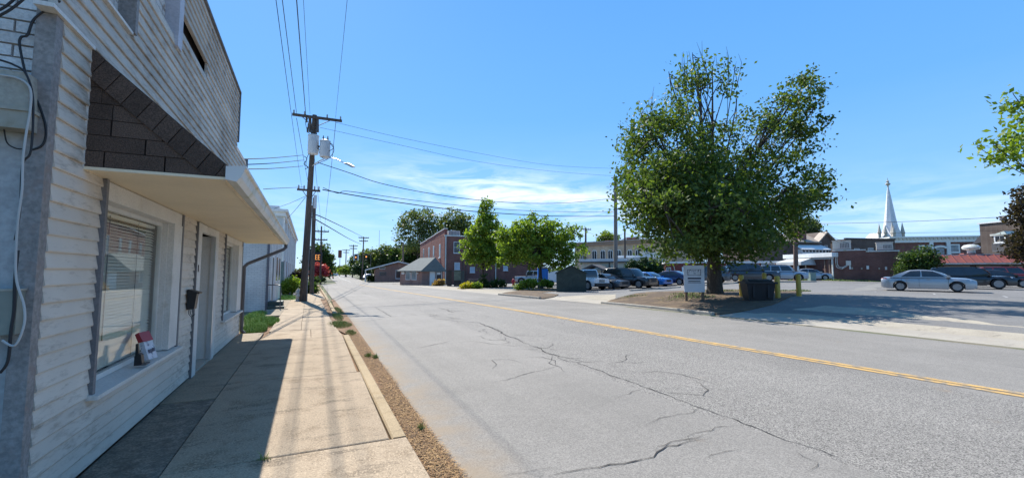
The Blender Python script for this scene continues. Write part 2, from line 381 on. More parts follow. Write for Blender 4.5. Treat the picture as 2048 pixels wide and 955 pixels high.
def kerbs(name, pts, wd, ht, m, seg, base):
    """kerb stones along a line, each stone a piece of its own"""
    root = tag(sheet(name, [(p[0] - .02, p[1]) for p in pts] + [(p[0] + wd + .02, p[1]) for p in pts[::-1]], SOIL, base - .01, 6.), kind='structure')
    for a, b in zip(pts, pts[1:]):
        n = max(1, round(abs(b[1] - a[1]) / seg))
        for i in range(n):
            p = Vector(a).lerp(Vector(b), i / n); q = Vector(a).lerp(Vector(b), (i + 1) / n); e = (q - p).normalized() * .006; p += e; q -= e
            mb = MB(); vs = []
            for (c, zz) in ((p, 0), (q, 0)):
                z0 = hgt(c.x, c.y) + base; top = z0 + ht + random.uniform(-.006, .004)
                vs += [(c.x, c.y, z0 - .08), (c.x, c.y, top - .015), (c.x + .015, c.y, top), (c.x + wd - .025, c.y, top), (c.x + wd, c.y, top - .03), (c.x + wd + .01, c.y, z0 - .08)]
            mb.add(vs, [(i2, (i2 + 1) % 6, 6 + (i2 + 1) % 6, 6 + i2) for i2 in range(6)] + [(5, 4, 3, 2, 1, 0), (6, 7, 8, 9, 10, 11)])
            mb.build('kerb_stone', m, root)
    return root
kerbs('near_kerb', [(.735, 4.14), (.79, 11.2)], .145, .054, KERB, 3.6, -.05)
kerbs('far_side_kerb', [(.86, 17.2), (1.0, 28), (1.25, 60)], .15, .07, KERB, 3., -.05)

# straw and grit in the gutter
sheet('gutter_soil', [(.80, -10), (.86, 3), (.92, 11.3), (.70, 12.7), (.70, 17.1), (1.0, 17.2), (1.25, 28), (1.42, 28), (1.26, 15), (1.17, 9), (1.08, 3), (1.06, -10)], SOIL, -.02, 2.)
def scatter_strips(name, areas, n, ln, wd, mats, lean=.15, zoff=-.015):
    """thousands of tiny flat blades as one mesh"""
    vs = []; fs = []; mi = []
    tot = sum(a[4] for a in areas)
    for (x0, x1, y0, y1, wgt) in areas:
        k = int(n * wgt / tot)
        for _ in range(k):
            f = random.random() ** 1.0; y = y0 + (y1 - y0) * f; x = random.uniform(x0, x1); a = random.uniform(0, 6.28); l = ln * random.uniform(.4, 1.3)
            z = hgt(x, y) + zoff + random.uniform(0, .012); dz = random.uniform(-.1, lean) * l
            dx, dy = math.cos(a), math.sin(a); o = len(vs)
            vs += [(x - dy * wd, y + dx * wd, z), (x + dy * wd, y - dx * wd, z), (x + dx * l + dy * wd, y + dy * l - dx * wd, z + dz + .003), (x + dx * l - dy * wd, y + dy * l + dx * wd, z + dz + .003)]
            fs.append((o, o + 1, o + 2, o + 3)); mi.append(random.randrange(len(mats)))
    mb = MB(); mb.v = vs; mb.f = fs; mb.mi = mi
    return mb.build(name, mats, fix=False)
STRAW = [mat('straw_a', (.40, .25, .11), .9, .2, 30), mat('straw_b', (.25, .14, .06), .9, .2, 30), mat('straw_c', (.14, .085, .045), .9, .2, 30)]
tag(scatter_strips('straw_litter', [(.88, 1.10, 2.6, 6, 5), (.92, 1.15, 6, 12, 4), (.85, 1.3, 12, 17, 1)], 15000, .05, .0022, STRAW), 'brown straw and leaf litter lying in the gutter along the kerb', 'litter', kind='stuff')
GRASS = [mat('grass_a', (.17, .27, .05), .8, .2, 20), mat('grass_b', (.11, .20, .035), .8, .2, 20), mat('grass_dry', (.25, .23, .075), .8, .2, 20)]
def grass(name, label, areas, n, hmax, wd=.006, mats=None):
    vs = []; fs = []; mi = []; mats = mats or GRASS
    tot = sum(a[4] for a in areas)
    for (cx, cy, rx, ry, wgt) in areas:
        for _ in range(int(n * wgt / tot)):
            a = random.uniform(0, 6.28); q = math.sqrt(random.random()); x = cx + rx * q * math.cos(a); y = cy + ry * q * math.sin(a)
            hh = hmax * random.uniform(.35, 1) * (1.1 - .6 * q); b = random.uniform(0, 6.28); dx, dy = math.cos(b), math.sin(b); ln = random.uniform(.1, .7) * hh; z = hgt(x, y) - .04
            o = len(vs)
            vs += [(x - dy * wd, y + dx * wd, z), (x + dy * wd, y - dx * wd, z), (x + dx * ln * .4 + dy * wd * .8, y + dy * ln * .4 - dx * wd * .8, z + hh * .65), (x + dx * ln * .4 - dy * wd * .8, y + dy * ln * .4 + dx * wd * .8, z + hh * .65), (x + dx * ln, y + dy * ln, z + hh)]
            fs += [(o, o + 1, o + 2, o + 3), (o + 3, o + 2, o + 4)]; k = random.randrange(len(mats)); mi += [k, k]
    mb = MB(); mb.v = vs; mb.f = fs; mb.mi = mi
    return tag(mb.build(name, mats, fix=False), label, 'grass', kind='stuff')
grass('grass', 'tufts of yellowing grass growing in the gutter beside the pavement', [(.85, 13.6, .35, .9, 5), (.95, 16.2, .16, 1.6, 3), (1.0, 11.6, .12, .5, 1.2), (1.02, 8.3, .07, .1, .5), (1.12, 8.1, .05, .1, .4), (1.15, 19, .12, 2, 2), (-.28, 4.1, .05, .03, .15), (1.03, 4.3, .03, .05, .15)], 5200, .13, .005, [GRASS[0], GRASS[2], GRASS[2], GRASS[1]])
grass('grass', 'bright green weeds growing beside the downspout at the shop end', [(-1.25, 13.4, .3, .9, 4), (-1.2, 15.2, .45, 1.4, 5), (-1.6, 17.5, .3, 2., 3)], 7000, .24, .008, [GRASS[0], GRASS[0], GRASS[1]])
sheet('lawn', [(-14, 26.5), (-.5, 26.5), (-.5, 36), (-14, 36)], mat('lawn_green', (.14, .25, .045), .95, .3, 8, .4, 60, .5, 60), -.02, 4.)
grass('grass', 'lawn strip of short sunny grass behind the fire hydrant', [(-1.6, 31.5, 1.1, 4.3, 4), (-2.2, 28.5, 1.5, 1.5, 1)], 6000, .12, .014, [GRASS[0], GRASS[0], GRASS[1]])

# ================================================================ CLAPBOARD STOREFRONT
def peeling(name, col, under, lo, hi, rnd=.06):
    m, t, out = newmat(name)
    pos = t.n('ShaderNodeNewGeometry').outputs['Position']
    st = t.n('ShaderNodeMapping', {'Vector': pos, 'Scale': (1, 1, 5)}).outputs[0]
    c = t.mix(t.ramp(t.noise(pos, 1.1, 4), .3, .7), c4(col, .86), c4(col, 1.08))
    peel = t.ramp(t.m('ADD', t.m('MULTIPLY', t.noise(st, 5., 6, .72), .62), t.m('MULTIPLY', t.noise(pos, .8, 3), .38)), lo, hi)
    grain = t.noise(t.n('ShaderNodeMapping', {'Vector': pos, 'Scale': (1, 1, 26)}).outputs[0], 9., 4, .7)
    c = t.mix(peel, c, t.mix(t.ramp(grain, .35, .65), c4(under, .65), c4(under, 1.2)))
    k = t.m('MULTIPLY_ADD', t.n('ShaderNodeObjectInfo').outputs['Random'], 2 * rnd, 1 - rnd)
    c = t.mix(1., c, t.n('ShaderNodeCombineColor', {0: k, 1: k, 2: k}).outputs[0], 'MULTIPLY')
    b = t.n('ShaderNodeBsdfPrincipled', {'Base Color': c, 'Roughness': .75, 'Specular IOR Level': .3})
    bn = t.n('ShaderNodeBump', {'Height': grain, 'Strength': .25, 'Distance': .004}); t.l.new(bn.outputs[0], b.inputs['Normal'])
    t.l.new(b.outputs[0], out.inputs[0]); return m
SIDING = peeling('clapboard_paint', (.60, .54, .455), (.34, .29, .23), .51, .67)
SIDING_UP = peeling('weathered_clapboard', (.56, .505, .43), (.31, .26, .21), .465, .65, .14)
TRIM = mat('trim_paint', (.66, .64, .59), .6, .08, 2, .15, 60, .15, 60, dirt=(.42, .38, .31), dscale=3, dlo=.58, dhi=.8)
TRIM_GREY = mat('trim_grey', (.17, .17, .175), .6, .15, 4, .2, 50, .2, 60)
CORNER = mat('corner_board_paint', (.28, .262, .245), .7, .12, 5, .3, 40, .3, 40, dirt=(.24, .20, .18), dscale=9, dlo=.55, dhi=.66)
BRICK_WHITE = mat('painted_brick', (.60, .60, .58), .8, .1, 6, .2, 60, .35, 60, dirt=(.33, .25, .20), dscale=7, dlo=.56, dhi=.66, rnd=.1)
MORTAR = mat('mortar_dark', (.22, .21, .20), .95, .2, 10)
PLASTER = mat('painted_wall_blue', (.39, .40, .395), .8, .15, 3, .2, 30, .3, 30, dirt=(.30, .30, .29), dscale=3, dlo=.52, dhi=.7)
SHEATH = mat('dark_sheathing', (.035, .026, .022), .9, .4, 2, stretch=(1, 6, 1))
SHINGLE = mat('asphalt_shingle', (.115, .078, .058), .95, .2, 3, .5, 120, .6, 150, rnd=.22)
SOFFIT = mat('soffit_vinyl', (.76, .65, .46), .6, .06, 1.5, .06, 40)
GUTTER = mat('gutter_white', (.60, .60, .57), .45, .1, 2, dirt=(.34, .36, .20), dscale=4, dlo=.50, dhi=.7)
BROWN_METAL = mat('brown_metal', (.085, .075, .072), .45, .2, 4)
SILVER = mat('aluminium', (.62, .63, .64), .35, .08, 4, metal=.8)
BLIND = mat('blind_slat', (.84, .81, .70), .55, .08, 2)
BLACK_PLASTIC = mat('black_plastic', (.018, .018, .02), .4, .2, 5)
def glass_mat(name, tint=(.97, .98, .97), dark=0.):
    m, t, out = newmat(name)
    fr = t.n('ShaderNodeFresnel', {0: 1.5}).outputs[0]
    tr = t.n('ShaderNodeBsdfTransparent', {0: c4(tint)}).outputs[0]
    gl = t.n('ShaderNodeBsdfGlossy', {0: (.95, .95, .95, 1), 'Roughness': .015}).outputs[0]
    f = t.m('MULTIPLY_ADD', fr, .36, .0, clamp=True)
    t.l.new(t.n('ShaderNodeMixShader', {0: f, 1: tr, 2: gl}).outputs[0], out.inputs[0]); return m
GLASS = glass_mat('window_glass')
SX, SY0, SY1 = -1.5, 3.62, 12.46
shop = thing('storefront_building', 'white clapboard storefront with peeling paint and brown shingled awning on the left', 'building', (SX, SY0, 0))
W = Matrix.Translation((-SX, -SY0, 0))           # parts are written in world metres and shifted under the building's base
def part(mb, name, m, parent=shop, smooth=False):
    o = mb.build(name, m, parent, smooth)
    if parent is shop: o.location = (-SX, -SY0, 0)
    return o
# body behind the facade
part(MB().box(-9.5, SX - .62, SY0 + .02, SY1 - .02, -.1, 4.1), 'main_block', PLASTER)
part(MB().box(SX - .62, SX - .10, SY0 + .03, 4.44, -.1, 5.2).box(SX - .62, SX - .10, 6.80, 7.80, -.1, 5.2).box(SX - .62, SX - .10, 9.05, 9.98, -.1, 4.2).box(SX - .62, SX - .10, 12.2, SY1 - .02, -.1, 4.2)
     .box(SX - .62, SX - .10, 4.44, 6.80, -.1, .56).box(SX - .62, SX - .10, 9.98, 12.2, -.1, .56).box(SX - .62, SX - .12, 4.44, SY1 - .02, 2.3, 4.15).box(SX - .62, SX - .12, 6.8, 10.85, 4.15, 5.25).box(SX - .62, SX - .12, 4.44, 6.8, 5.0, 5.24), 'wall_core', SHEATH)
# end wall towards the viewer: corner board, painted bricks, plaster below
part(MB().box(SX - .08, SX + .014, SY0 - .03, SY0 + .0, -.05, 5.3).box(SX - .004, SX + .014, SY0 + .0005, SY0 + .055, -.05, 3.15), 'corner_board', CORNER)
part(MB().box(-9.5, SX - .08, SY0 - .008, SY0 + .02, -.05, 2.42), 'end_wall', PLASTER)
part(MB().box(-9.5, SX - .08, SY0 + .006, SY0 + .019, 2.42, 5.2), 'mortar_bed', MORTAR)
bmesh_cache = {}
def brick_mesh(l, h, d, m):
    k = (l, h, d, m.name)
    if k not in bmesh_cache: bmesh_cache[k] = MB().box(0, l, 0, d, 0, h).mesh('brick', m)
    return bmesh_cache[k]
for r in range(22):
    z = 2.425 + r * .078; s = -.10 if r % 2 else 0
    for c in range(3):
        l = .2
        x1 = SX - .082 + s - c * .212 + (.10 if s else 0); x0 = x1 - (l if not (s and c == 0) else .095)
        if s and c: x1 += -.0; 
        xx = SX - .082 - (c * .212 + (0 if not r % 2 else (0 if c == 0 else -.106))); ll = .2 if not (r % 2 and c == 0) else .094
        o = link('brick', brick_mesh(ll, .066, .024, BRICK_WHITE), shop, (xx - ll - SX, -.006 + random.uniform(-.003, .003), z))
def opening_bricks(y0, y1, z0, z1):
    r = 0; z = z0
    while z < z1:
        y = y0 - (.1 if r % 2 else 0)
        while y < y1:
            a = max(y, y0); b = min(y + .195, y1)
            if b - a > .03:
                link('brick', brick_mesh(.03, .064, round(b - a, 2), BRICK_WHITE), shop, (-.115 + random.uniform(-.006, .003), a - SY0, z))
            y += .207
        z += .076; r += 1
opening_bricks(3.86, 4.76, 3.62, 4.6); opening_bricks(4.98, 6.02, 4.18, 5.0)
part(MB().box(SX - .13, SX - .115, 3.7, 6.3, 3.4, 5.1), 'mortar_bed', MORTAR)
# clapboards: each board one object, wedge section, cut round the openings
cb_cache = {}
def clap(y0, y1, z, m, ex=.107):
    L = round(y1 - y0, 2); k = (L, m.name)
    if k not in cb_cache:
        mb = MB(); sec = [(-.02, 0), (.021, 0), (.024, .009), (.005, ex + .014), (-.02, ex + .014)]
        mb.prism(sec, 'y', 0, L); cb_cache[k] = mb.mesh('clapboard', m)
    o = link('clapboard', cb_cache[k], shop, (random.uniform(-.002, .002), y0 - SY0, z + random.uniform(-.0015, .0015)))
    o.rotation_euler.x = random.gauss(0, .0005); return o
EX = .107
for r in range(29):
    z = .02 + r * EX
    if z < .50: segs = [(3.68, 7.58), (9.28, 12.42)]
    elif z < 2.20: segs = [(3.68, 4.41), (6.83, 7.58), (9.28, 9.96)]
    elif z < 3.06: segs = [(3.68, 4.08)]
    else: segs = []
    for a, b in segs: clap(a, b, z, SIDING)
for r in range(21):
    z = 3.14 + r * EX; segs = [(3.56, 10.9)]
    if z > 4.2: segs = [(3.56, 10.88)]
    else: segs = [(3.56, 12.44)]
    cuts = []
    if z + .02 > 3.58 and z < 4.9: cuts.append((3.86, 4.80))
    if z + .02 > 4.14 and z < 4.9: cuts.append((4.98, 6.20))
    if 4.42 < z + .02 < 4.62: cuts.append((6.2, 7.72))
    for ca, cb_ in cuts:
        ns = []
        for a, b in segs:
            if cb_ <= a or ca >= b: ns.append((a, b)); continue
            if ca > a: ns.append((a, ca))
            if cb_ < b: ns.append((cb_, b))
        segs = ns
    fin = []
    for a, b in segs:                             # long runs are butted from two or three boards
        while b - a > 4.5: c = a + random.uniform(2.6, 4.2); fin.append((a, round(c, 1))); a = round(c, 1) + .004
        fin.append((a, b))
    for a, b in fin: clap(a, b, z, SIDING_UP)
part(MB().box(SX - .12, SX + .045, 4.755, 4.815, 3.60, 5.2), 'opening_trim', CORNER)
part(MB().box(SX - .12, SX + .05, 6.02, 6.10, 4.10, 5.2).box(SX - .02, SX + .04, 6.10, 6.24, 4.12, 5.2), 'opening_trim', mat('trim_lilac', (.50, .50, .54), .6, .08, 3, .15, 40))
part(MB().box(SX - .10, SX + .036, 3.86, 4.75, 3.575, 3.60), 'opening_sill', TRIM)
part(MB().box(SX - .12, SX + .045, SY0 - .06, 10.93, 5.386, 5.42), 'parapet_cap', TRIM_GREY)
part(MB().box(SX - .1, SX + .045, 10.885, 10.92, 4.30, 5.385).box(SX - .1, SX + .045, 12.445, 12.475, 2.26, 4.30), 'end_trim', TRIM_GREY)
part(MB().box(SX - .10, SX + .02, 12.43, 12.47, .0, 2.24), 'end_trim', TRIM_GREY)
part(MB().box(SX - .06, SX + .034, 3.50, 4.08, 3.115, 3.142), 'band_board', TRIM)
# windows: real recesses with head, jambs, sill, glazing
def window(y0, yg, y1, z0, z1, head):
    wn = part(MB().box(SX - .02, SX + .045, y0 - .045, y0, z0 - .02, z1 + .002), 'window', TRIM_GREY)
    sub = lambda mb, n, m: part(mb, n, m, wn)
    sub(MB().box(SX - .10, SX + .02, y0, y1, z1 - head, z1 - .002), 'head_board', TRIM)
    sub(MB().box(SX - .03, SX + .03, yg + .02, y1 - .03, z0 + .03, z1 - head), 'jamb_board', TRIM)
    sub(MB().box(SX - .13, SX - .03, yg, yg + .06, z0 + .03, z1 - head), 'reveal', TRIM)
    sub(MB().box(SX - .01, SX + .036, y1 - .03, y1 + .03, z0 - .0, z1 - .002), 'edge_strip', TRIM_GREY)
    sub(MB().prism([(SX - .13, z0 + .03), (SX + .085, z0 + .004), (SX + .085, z0 - .026), (SX - .02, z0 - .026), (SX - .13, z0 - .02)], 'y', y0 - .07, y1 + .05), 'sill', TRIM)
    sub(MB().box(SX - .125, SX - .085, y0, yg, z0 + .03, z0 + .075).box(SX - .125, SX - .085, y0, yg, z1 - head - .04, z1 - head - .001)
        .box(SX - .125, SX - .085, yg - .03, yg - .001, z0 + .075, z1 - head - .04).box(SX - .125, SX - .085, y0, y0 + .03, z0 + .075, z1 - head - .04), 'frame', mat('window_frame_paint', (.62, .61, .57), .5, .1, 4))
    sub(MB().box(SX - .108, SX - .102, y0 + .03, yg - .03, z0 + .075, z1 - head - .04), 'pane', GLASS)
    return wn
W1 = window(4.45, 6.40, 6.80, .56, 2.225, .15)
W2 = window(10.0, 11.75, 12.42, .56, 2.225, .12)
def blind(y0, y1, z0, z1, label, tilt):
    b = thing('window_blind', label, 'blind', (SX - .17, y0, z0))
    box('head_rail', BLIND, b, -.02, .02, 0, y1 - y0, z1 - z0 - .03, z1 - z0)
    n = int((z1 - z0 - .05) / .030); me = MB().add([(-.017, 0, tilt), (-.017, y1 - y0, tilt), (.017, y1 - y0, -tilt), (.017, 0, -tilt), (0, 0, tilt * .35), (0, y1 - y0, tilt * .35)], [(0, 1, 5, 4), (4, 5, 2, 3)]).mesh('slat', BLIND, fix=False)
    for i in range(n):
        link('slat', me, b, (0, 0, .03 + i * .030)).rotation_euler.x = random.gauss(0, .0012)
    box('bottom_rail', BLIND, b, -.015, .015, 0, y1 - y0, 0, .015)
    for k in (.28, .72): MB().tube([((.02), (y1 - y0) * k, .0), (.02, (y1 - y0) * k, z1 - z0)], .003, 5).build('ladder_cord', mat('cord_dark', (.12, .12, .11)), b)
    MB().tube([(.024, (y1 - y0) * .33, .25), (.024, (y1 - y0) * .33, z1 - z0 - .02)], .005, 5).build('wand', mat('cord_dark', (.1, .1, .1)), b)
blind(4.46, 6.38, .64, 2.03, 'beige slatted blind hanging inside the big front shop window', .0155)
blind(10.02, 11.73, .64, 2.06, 'closed pale blind inside the far shop window past the door', .0165)
# entrance
dr = part(MB().box(SX - .03, SX + .04, 7.60, 7.86, .0, 2.22).box(SX - .55, SX + .0, 7.80, 7.86, 0, 2.22), 'doorway', TRIM)
part(MB().box(SX - .04, SX + .03, 9.02, 9.26, .0, 2.22), 'door_jamb', TRIM, dr)
part(MB().box(SX - .03, SX + .03, 7.86, 9.02, 2.1, 2.22), 'door_head', TRIM, dr)
part(MB().box(SX - .56, SX + .02, 7.862, 9.018, -.06, .035), 'threshold', CONC_PALE, dr)
part(MB().box(SX - .50, SX - .46, 7.87, 9.01, .036, 2.2).box(SX - .462, SX - .452, 8.05, 8.85, .2, .9).box(SX - .462, SX - .452, 8.05, 8.85, 1.05, 2.0), 'door_leaf', TRIM, dr)
part(MB().box(SX - .455, SX - .40, 8.90, 8.95, .98, 1.06), 'handle', SILVER, dr)
sd = part(MB().box(SX - .03, SX + .035, 8.955, 9.015, .04, 2.1), 'storm_door', SILVER, dr)
part(MB().box(SX - .46, SX - .031, 8.985, 9.018, .036, 2.1), 'reveal', TRIM, dr)
part(MB().box(SX - .0, SX + .04, 8.945, 8.955, .3, 2.0), 'pane', GLASS, sd)
part(MB().box(SX - .01, SX + .044, 7.585, 7.615, 0, 2.22), 'edge_strip', TRIM_GREY, dr)
part(MB().box(SX - .01, SX + .048, 7.68, 7.71, 1.50, 1.60), 'lock_plate', BLACK_PLASTIC, dr)
# awning: shingled gable end, soffit, gutter, downspout
AY0, AY1, AXO, AZ = 4.09, 13.08, -.60, 2.235; ATOP = 3.14
aw = part(MB().prism([(SX - .02, AZ + .02), (AXO, AZ + .02), (AXO, AZ + .06), (SX - .02, ATOP - .03)], 'y', AY0 + .02, AY1), 'awning', SHEATH)
part(MB().box(SX + .002, AXO - .01, AY0 - .015, AY1 + .02, AZ - .004, AZ + .018), 'soffit', SOFFIT, aw)
part(MB().prism([(AXO + .03, AZ + .075), (SX - .02, ATOP + .02), (SX - .02, ATOP - .02), (AXO + .03, AZ + .045)], 'y', AY0 + .0, AY1 + .03), 'roof_slope', SHINGLE, aw)
def clip_poly(poly, inside, cross):
    out = []
    for i, p in enumerate(poly):
        q = poly[(i + 1) % len(poly)]
        if inside(p): out.append(p)
        if inside(p) != inside(q): out.append(cross(p, q))
    return out
def half_plane(poly, n, d):
    f = lambda p: n[0] * p[0] + n[1] * p[1] - d
    return clip_poly(poly, lambda p: f(p) <= 0, lambda p, q: (p[0] + (q[0] - p[0]) * f(p) / (f(p) - f(q)), p[1] + (q[1] - p[1]) * f(p) / (f(p) - f(q))))
rk = Vector((AXO + .03 - SX, AZ + .07 - ATOP)); rkl = rk.length; rkd = rk / rkl; rkn = Vector((-rkd.y, rkd.x))
if rkn.y < 0: rkn = -rkn
dtop = rkn.dot(Vector((SX, ATOP)))
def shingle(poly, yf, th=.012):
    if len(poly) < 3: return
    c = Vector((sum(p[0] for p in poly) / len(poly), sum(p[1] for p in poly) / len(poly)))
    part(MB().prism([tuple(c + (Vector(p) - c) * .962) for p in poly], 'y', yf - th, yf), 'shingle', SHINGLE, aw)
for r in range(7):
    z0 = AZ + .02 + r * .118; o = random.uniform(0, .3)
    x = SX - o
    while x < AXO + .05:
        wdt = random.choice((.31, .33, .36)); pl = [(max(x, SX), z0), (min(x + wdt, AXO + .03), z0), (min(x + wdt, AXO + .03), z0 + .117), (max(x, SX), z0 + .117)]; x += wdt
        if pl[1][0] - pl[0][0] < .02: continue
        pl = half_plane(pl, rkn, dtop - .16)
        shingle(pl, AY0 + .012 - .001 * (7 - r) - random.uniform(0, .003))
k = 0.
while k < rkl:                                     # rake course: tabs set square to the slope
    a = Vector((SX, ATOP)) + rkd * k; b = Vector((SX, ATOP)) + rkd * min(k + .128, rkl)
    pl = [tuple(a), tuple(b), tuple(b - rkn * .17 + rkd * .03), tuple(a - rkn * .17 + rkd * .03)]
    pl = half_plane(pl, (-1, 0), -SX); pl = half_plane(pl, (0, -1), -(AZ + .02)); shingle(pl, AY0 - .006 - .001 * random.random(), .012); k += .13
part(MB().box(SX - .005, SX + .018, AY0 - .02, AY0 - .002, AZ, ATOP + .02), 'flashing', TRIM, aw)
gs = [(AXO - .02, AZ + .10), (AXO - .02, AZ - .005), (AXO + .055, AZ - .02), (AXO + .085, AZ + .02), (AXO + .10, AZ + .085), (AXO + .12, AZ + .095), (AXO + .12, AZ + .115), (AXO + .095, AZ + .115), (AXO + .075, AZ + .03), (AXO + .05, AZ - .005), (AXO - .005, AZ + .01), (AXO - .005, AZ + .10)]
gt = part(MB().prism(gs, 'y', AY0 - .05, AY1 + .06), 'gutter', GUTTER, aw)
part(MB().prism([(AXO - .02, AZ + .10), (AXO - .02, AZ - .005), (AXO + .055, AZ - .02), (AXO + .085, AZ + .02), (AXO + .12, AZ + .115)], 'y', AY0 - .056, AY0 - .05), 'gutter_end', GUTTER, aw)
part(MB().prism([(AXO - .045, AZ - .003), (AXO - .03, AZ - .022), (AXO - .024, AZ + .02)], 'y', AY0, AY1), 'fascia_lip', mat('lip_beige', (.55, .47, .34), .6), aw)
part(MB().tube([(AXO + .03, AY1 - .03, AZ - .0), (AXO + .03, AY1 - .03, AZ - .09), (AXO - .02, AY1 - .10, AZ - .15), (SX + .12, 12.62, 1.70), (SX + .055, 12.56, 1.62), (SX + .055, 12.56, 1.5), (SX + .055, 12.56, .08), (SX + .12, 12.58, .0)], .042, 8), 'downspout', BROWN_METAL, aw, True)
# things on and by the shop
mbx = thing('mailbox', 'black wall mailbox on the white siding left of the shop door', 'mailbox', (SX + .03, 7.17, .99)); mbx.scale = (.85, .76, .86)
MB().prism([(0, 0), (.10, .01), (.125, .26), (0, .27)], 'y', .03, .22).build('body', BLACK_PLASTIC, mbx)
MB().prism([(0, .27), (.16, .245), (.165, .265), (.02, .315), (0, .315)], 'y', .0, .25).build('lid', BLACK_PLASTIC, mbx)
for yy in (.06, .17): MB().tube([(.02, yy, 0), (.03, yy, -.07), (.06, yy + .01, -.11), (.09, yy, -.08)], .006, 6).build('newspaper_hook', BLACK_PLASTIC, mbx)
fb = thing('flyer_box', 'clear flyer holder with a red cap leaning on the front window sill', 'flyer box', (SX + .02, 5.72, .595))
fb.rotation_euler = (0, R(-12), R(-14)); fb.scale = (.78, .78, .78)
MB().prism([(-.035, 0), (.025, 0), (.0, .24), (-.05, .24)], 'y', 0, .19).build('box', mat('flyer_white', (.55, .56, .60), .35, .12, 14, dirt=(.15, .16, .22), dscale=16, dlo=.55, dhi=.62), fb)
MB().prism([(-.055, .243), (.005, .243), (-.03, .375), (-.075, .36)], 'y', -.015, .205).build('cap', mat('red_cap', (.32, .025, .03), .45, .1, 8), fb)
MB().box(.0215, .0255, .03, .10, .08, .13).box(.0215, .0255, .115, .165, .09, .14).build('picture', mat('flyer_print', (.07, .08, .12), .5, .5, 30), fb)
hs = thing('cordless_phone', 'small black device standing on the front window sill', 'phone', (SX + .03, 5.42, .595))
MB().prism([(-.03, 0), (.035, 0), (.02, .10), (.0, .115), (-.03, .09)], 'y', 0, .075).build('base', BLACK_PLASTIC, hs)
MB().prism([(-.028, .09), (-.002, .11), (-.014, .21), (-.03, .205)], 'y', .015, .052).build('handset', BLACK_PLASTIC, hs)
MB().box(.03, .065, -.01, .12, 0, .012).build('foot', mat('grey_plastic', (.12, .11, .10)), hs)
BOXM = mat('utility_box', (.38, .36, .30), .7, .15, 5, .2, 40, .2, 40, dirt=(.26, .24, .18), dscale=5)
bx1 = thing('meter_box', 'tan utility box high on the left end wall with cables', 'utility box', (-1.607, SY0 - .01, 2.34))
MB().prism([(-.28, 0), (.075, 0), (.075, .10), (.055, .34), (-.28, .34)], 'y', -.12, .0).build('case', BOXM, bx1)
MB().prism([(-.29, .105), (.085, .105), (.085, .125), (-.29, .125)], 'y', -.13, .0).build('rim', BOXM, bx1)
bx2 = thing('junction_box', 'small grey-green junction box low on the left end wall', 'utility box', (-1.567, SY0 - .01, 1.14))
MB().box(-.22, .045, -.10, 0, 0, .25).build('case', mat('junction_box_paint', (.22, .23, .19), .7, .15, 6), bx2); MB().box(-.225, .05, -.104, 0, .25, .262).build('lid', BOXM, bx2)
WIRE = mat('cable_black', (.02, .02, .022), .6, .1, 3); WIRE_G = mat('cable_grey', (.42, .42, .40), .6, .1, 3)
def endwall(pts, dy=-.03): return [tuple(ony(u, v, SY0 + dy) ) for u, v in pts]
def cable(name, label, pts, r, m, n=6):
    o = MB().tube(pts, r, n).build(name, m, smooth=True); return tag(o, label, 'cable')
def smooth_path(pts, k=6):
    P = [Vector(p) for p in pts]; out = []
    for i in range(len(P) - 1):
        p0, p1, p2, p3 = P[max(i - 1, 0)], P[i], P[i + 1], P[min(i + 2, len(P) - 1)]
        for j in range(k):
            s = j / k; out.append(.5 * ((2 * p1) + (p2 - p0) * s + (2 * p0 - 5 * p1 + 4 * p2 - p3) * s * s + (3 * p1 - p0 - 3 * p2 + p3) * s ** 3))
    return out + [P[-1]]
cable('cable', 'black cable looping down the corner board from the roof', smooth_path(endwall([(120, 2), (85, 25), (66, 42), (55, 70), (42, 75), (40, 95), (55, 160), (80, 215), (92, 260), (85, 290), (62, 300)])), .007, WIRE)
cable('cable', 'black cable running along the top of the tan utility box', smooth_path(endwall([(0, 120), (28, 130), (52, 148), (66, 200), (62, 300), (45, 330), (40, 420), (30, 480)], -.14)), .006, WIRE)
cable('cable', 'pale grey cable bundle running over the tan box and down the wall', smooth_path(endwall([(0, 150), (30, 155), (52, 166), (62, 185), (60, 225), (52, 270), (46, 320), (44, 380), (36, 440), (32, 500), (33, 560), (48, 610), (48, 650), (30, 690), (4, 680)], -.15)), .0062, WIRE_G)
cable('cable', 'black cable hanging below the small junction box', smooth_path(endwall([(36, 500), (30, 560), (28, 620), (22, 660), (16, 720), (0, 745)], -.12)), .008, WIRE)
cable('cable', 'thin black cable drooping under the tan utility box', smooth_path(endwall([(8, 258), (14, 285), (30, 296), (44, 298)], -.06)), .004, WIRE)
cable('cable', 'upper of two black cables crossing the top left corner', smooth_path(endwall([(-20, 28), (10, 14), (40, -12)], -.2)), .007, WIRE)
cable('cable', 'lower of two black cables crossing the top left corner', smooth_path(endwall([(-20, 40), (20, 20), (62, -14)], -.2)), .007, WIRE)

